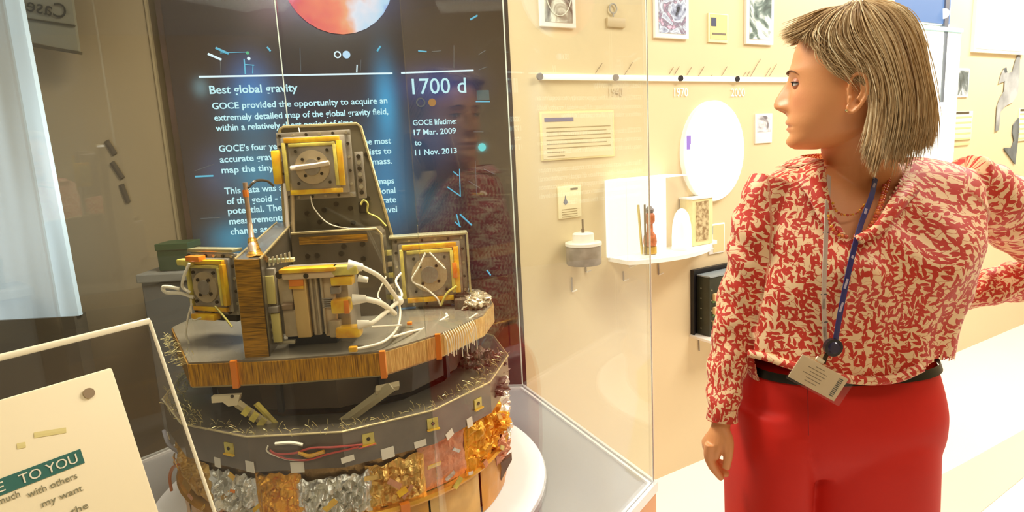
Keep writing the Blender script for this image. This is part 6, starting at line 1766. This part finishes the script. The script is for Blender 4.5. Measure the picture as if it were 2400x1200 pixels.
# under-volume so that no scalp shows
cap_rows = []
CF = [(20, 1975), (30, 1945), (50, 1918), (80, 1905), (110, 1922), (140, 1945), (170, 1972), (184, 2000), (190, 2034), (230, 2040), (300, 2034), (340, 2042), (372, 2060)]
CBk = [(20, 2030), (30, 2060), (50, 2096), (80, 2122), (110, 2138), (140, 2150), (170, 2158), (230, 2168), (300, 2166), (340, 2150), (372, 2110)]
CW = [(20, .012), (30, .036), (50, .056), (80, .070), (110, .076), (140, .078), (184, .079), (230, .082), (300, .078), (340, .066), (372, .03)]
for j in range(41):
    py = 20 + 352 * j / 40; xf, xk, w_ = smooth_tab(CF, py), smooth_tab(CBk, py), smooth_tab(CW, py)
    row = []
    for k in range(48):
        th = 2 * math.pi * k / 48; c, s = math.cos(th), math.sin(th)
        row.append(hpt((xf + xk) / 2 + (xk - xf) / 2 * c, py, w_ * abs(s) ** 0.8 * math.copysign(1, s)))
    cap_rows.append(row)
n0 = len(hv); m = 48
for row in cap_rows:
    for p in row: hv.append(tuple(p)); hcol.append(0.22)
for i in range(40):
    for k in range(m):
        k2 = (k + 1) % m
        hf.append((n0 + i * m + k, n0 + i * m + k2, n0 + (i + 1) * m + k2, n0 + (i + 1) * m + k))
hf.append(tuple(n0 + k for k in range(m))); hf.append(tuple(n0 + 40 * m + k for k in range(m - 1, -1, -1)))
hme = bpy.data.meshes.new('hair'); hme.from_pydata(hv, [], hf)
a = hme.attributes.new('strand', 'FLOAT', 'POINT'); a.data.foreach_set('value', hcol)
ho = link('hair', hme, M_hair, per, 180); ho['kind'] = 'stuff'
# ------------------------------------------------------------------ foreground placard behind a clear sheet
uu = ray(2245, 286); uu.z = 0; uu.normalize()
def plane_v(pa, pb):
    n = ray(*pa).cross(ray(*pb)); v = uu.cross(n); v.normalize()
    return v if v.z > 0 else -v
vv = plane_v((260, 862), (370, 1200))
nn_ = uu.cross(vv)
pc = aty(260, 862, 0.52)
def onp(px, py, off=0.0): return atp(px, py, pc + nn_ * off, nn_)
card_t = thing('text_placard', 'large cream placard with green heading band in the left foreground', 'placard', onp(120, 1100))
TRc = pc; w_c = 0.34; h_c = 0.30
M3 = Matrix((uu, vv, nn_)).transposed()
obj('placard_board', MB().box(TRc - uu * (w_c / 2) - vv * (h_c / 2), w_c, h_c, 0.006, M3, 0.002), mat('placard_cream', (246, 232, 190), 0.5), card_t)
c = onp(207, 922, 0.0031)
obj('screw_head', MB().cyl(c, c + nn_ * 0.002, 0.0042, 16), mat('screw_taupe', (170, 150, 120), 0.4, metal=0.4), card_t, 40)
def pq(px, py): return onp(px, py, 0.0034)
a = pq(188, 1052); 
h_band = (pq(188, 1052) - pq(190, 1088)).dot(vv)
wl_ = 0.15
obj('heading_band', MB().box(a - uu * (wl_ / 2) - vv * (h_band / 2), wl_, h_band, 0.0006, M3), mat('band_green', (52, 112, 100), 0.5), card_t)
rr_ = (pq(178, 1090) - pq(28, 1126)).dot(uu)
M_hd = mat('heading_cream', (248, 240, 214), 0.5)
sc_w = (pq(178, 1085) - pq(36, 1120)).dot(uu)
org = a - uu * (0.004 + sc_w) - vv * (h_band * 0.80)
text_on('heading_lettering', 'TO YOU', org, uu, vv, sc_w, h_band * 0.62, M_hd, card_t, 0.0006)
text_on('heading_lettering', 'E', org - uu * 0.019, uu, vv, 0.010, h_band * 0.62, M_hd, card_t, 0.0006)
text_on('heading_lettering', 'M', org - uu * 0.034, uu, vv, 0.012, h_band * 0.62, M_hd, card_t, 0.0006)
M_bt = mat('body_grey_green', (140, 136, 104), 0.6)
for s, x0, y0, x1, y1 in (('with others', 66, 1167, 188, 1139), ('much', -4, 1184, 50, 1171), ('my want', 100, 1189, 200, 1164), ('the', 168, 1207, 210, 1196)):
    A_ = pq(x0, y0); B_ = pq(x1, y1)
    text_on('body_lettering', s, A_, uu, vv, (B_ - A_).dot(uu), 0.0050, M_bt, card_t, 0.0003)
for x0, y0, x1, y1 in ((80, 1020, 155, 1008), (40, 1046, 60, 1042)):
    A_ = pq(x0, y0); B_ = pq(x1, y1)
    obj('faint_mark', MB().tube([A_, B_], 0.0022, 5, flat=0.1, up=nn_), mat('faint_yellow', (236, 222, 150), 0.6), card_t, 0)
obj('placard_stand', MB().box(TRc - uu * (w_c * 0.6) - vv * (h_c * 0.9) - nn_ * 0.02 - Vector((0, 0, 0.35)), 0.06, 0.03, 0.9), mat('stand_grey', (120, 112, 100), 0.5), card_t, 0)
gs = thing('clear_sheet', 'clear acrylic sheet with bright pale edges standing behind the cream placard', 'glass sheet', onp(200, 1000))
po = atp(350, 752, pc - nn_ * 0.03, nn_)
v2 = plane_v((350, 752), (505, 1200)); 
w2 = 0.6; h2 = 0.5
sh = MB().box(po - uu * (w2 / 2) - vv * (h2 / 2), w2, h2, 0.006, M3)
brc = atp(508, 1215, pc - nn_ * 0.03, nn_)
cor = [po, brc, brc - uu * w2, po - uu * w2]
obj('acrylic_pane', MB().prism([p for p in cor], nn_ * -0.005), glass_mat('sheet_clear', (0.93, 0.9, 0.86), 1.0, 1.5), gs, 0)
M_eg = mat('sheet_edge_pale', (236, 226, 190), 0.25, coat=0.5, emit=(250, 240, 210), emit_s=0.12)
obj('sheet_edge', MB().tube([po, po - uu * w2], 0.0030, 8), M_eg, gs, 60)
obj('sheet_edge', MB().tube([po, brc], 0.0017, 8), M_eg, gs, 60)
obj('sheet_foot', MB().box(brc - uu * 0.3 - Vector((0, 0, 0.45)), 0.5, 0.04, 0.9), mat('stand_grey', (120, 112, 100), 0.5), gs, 0)
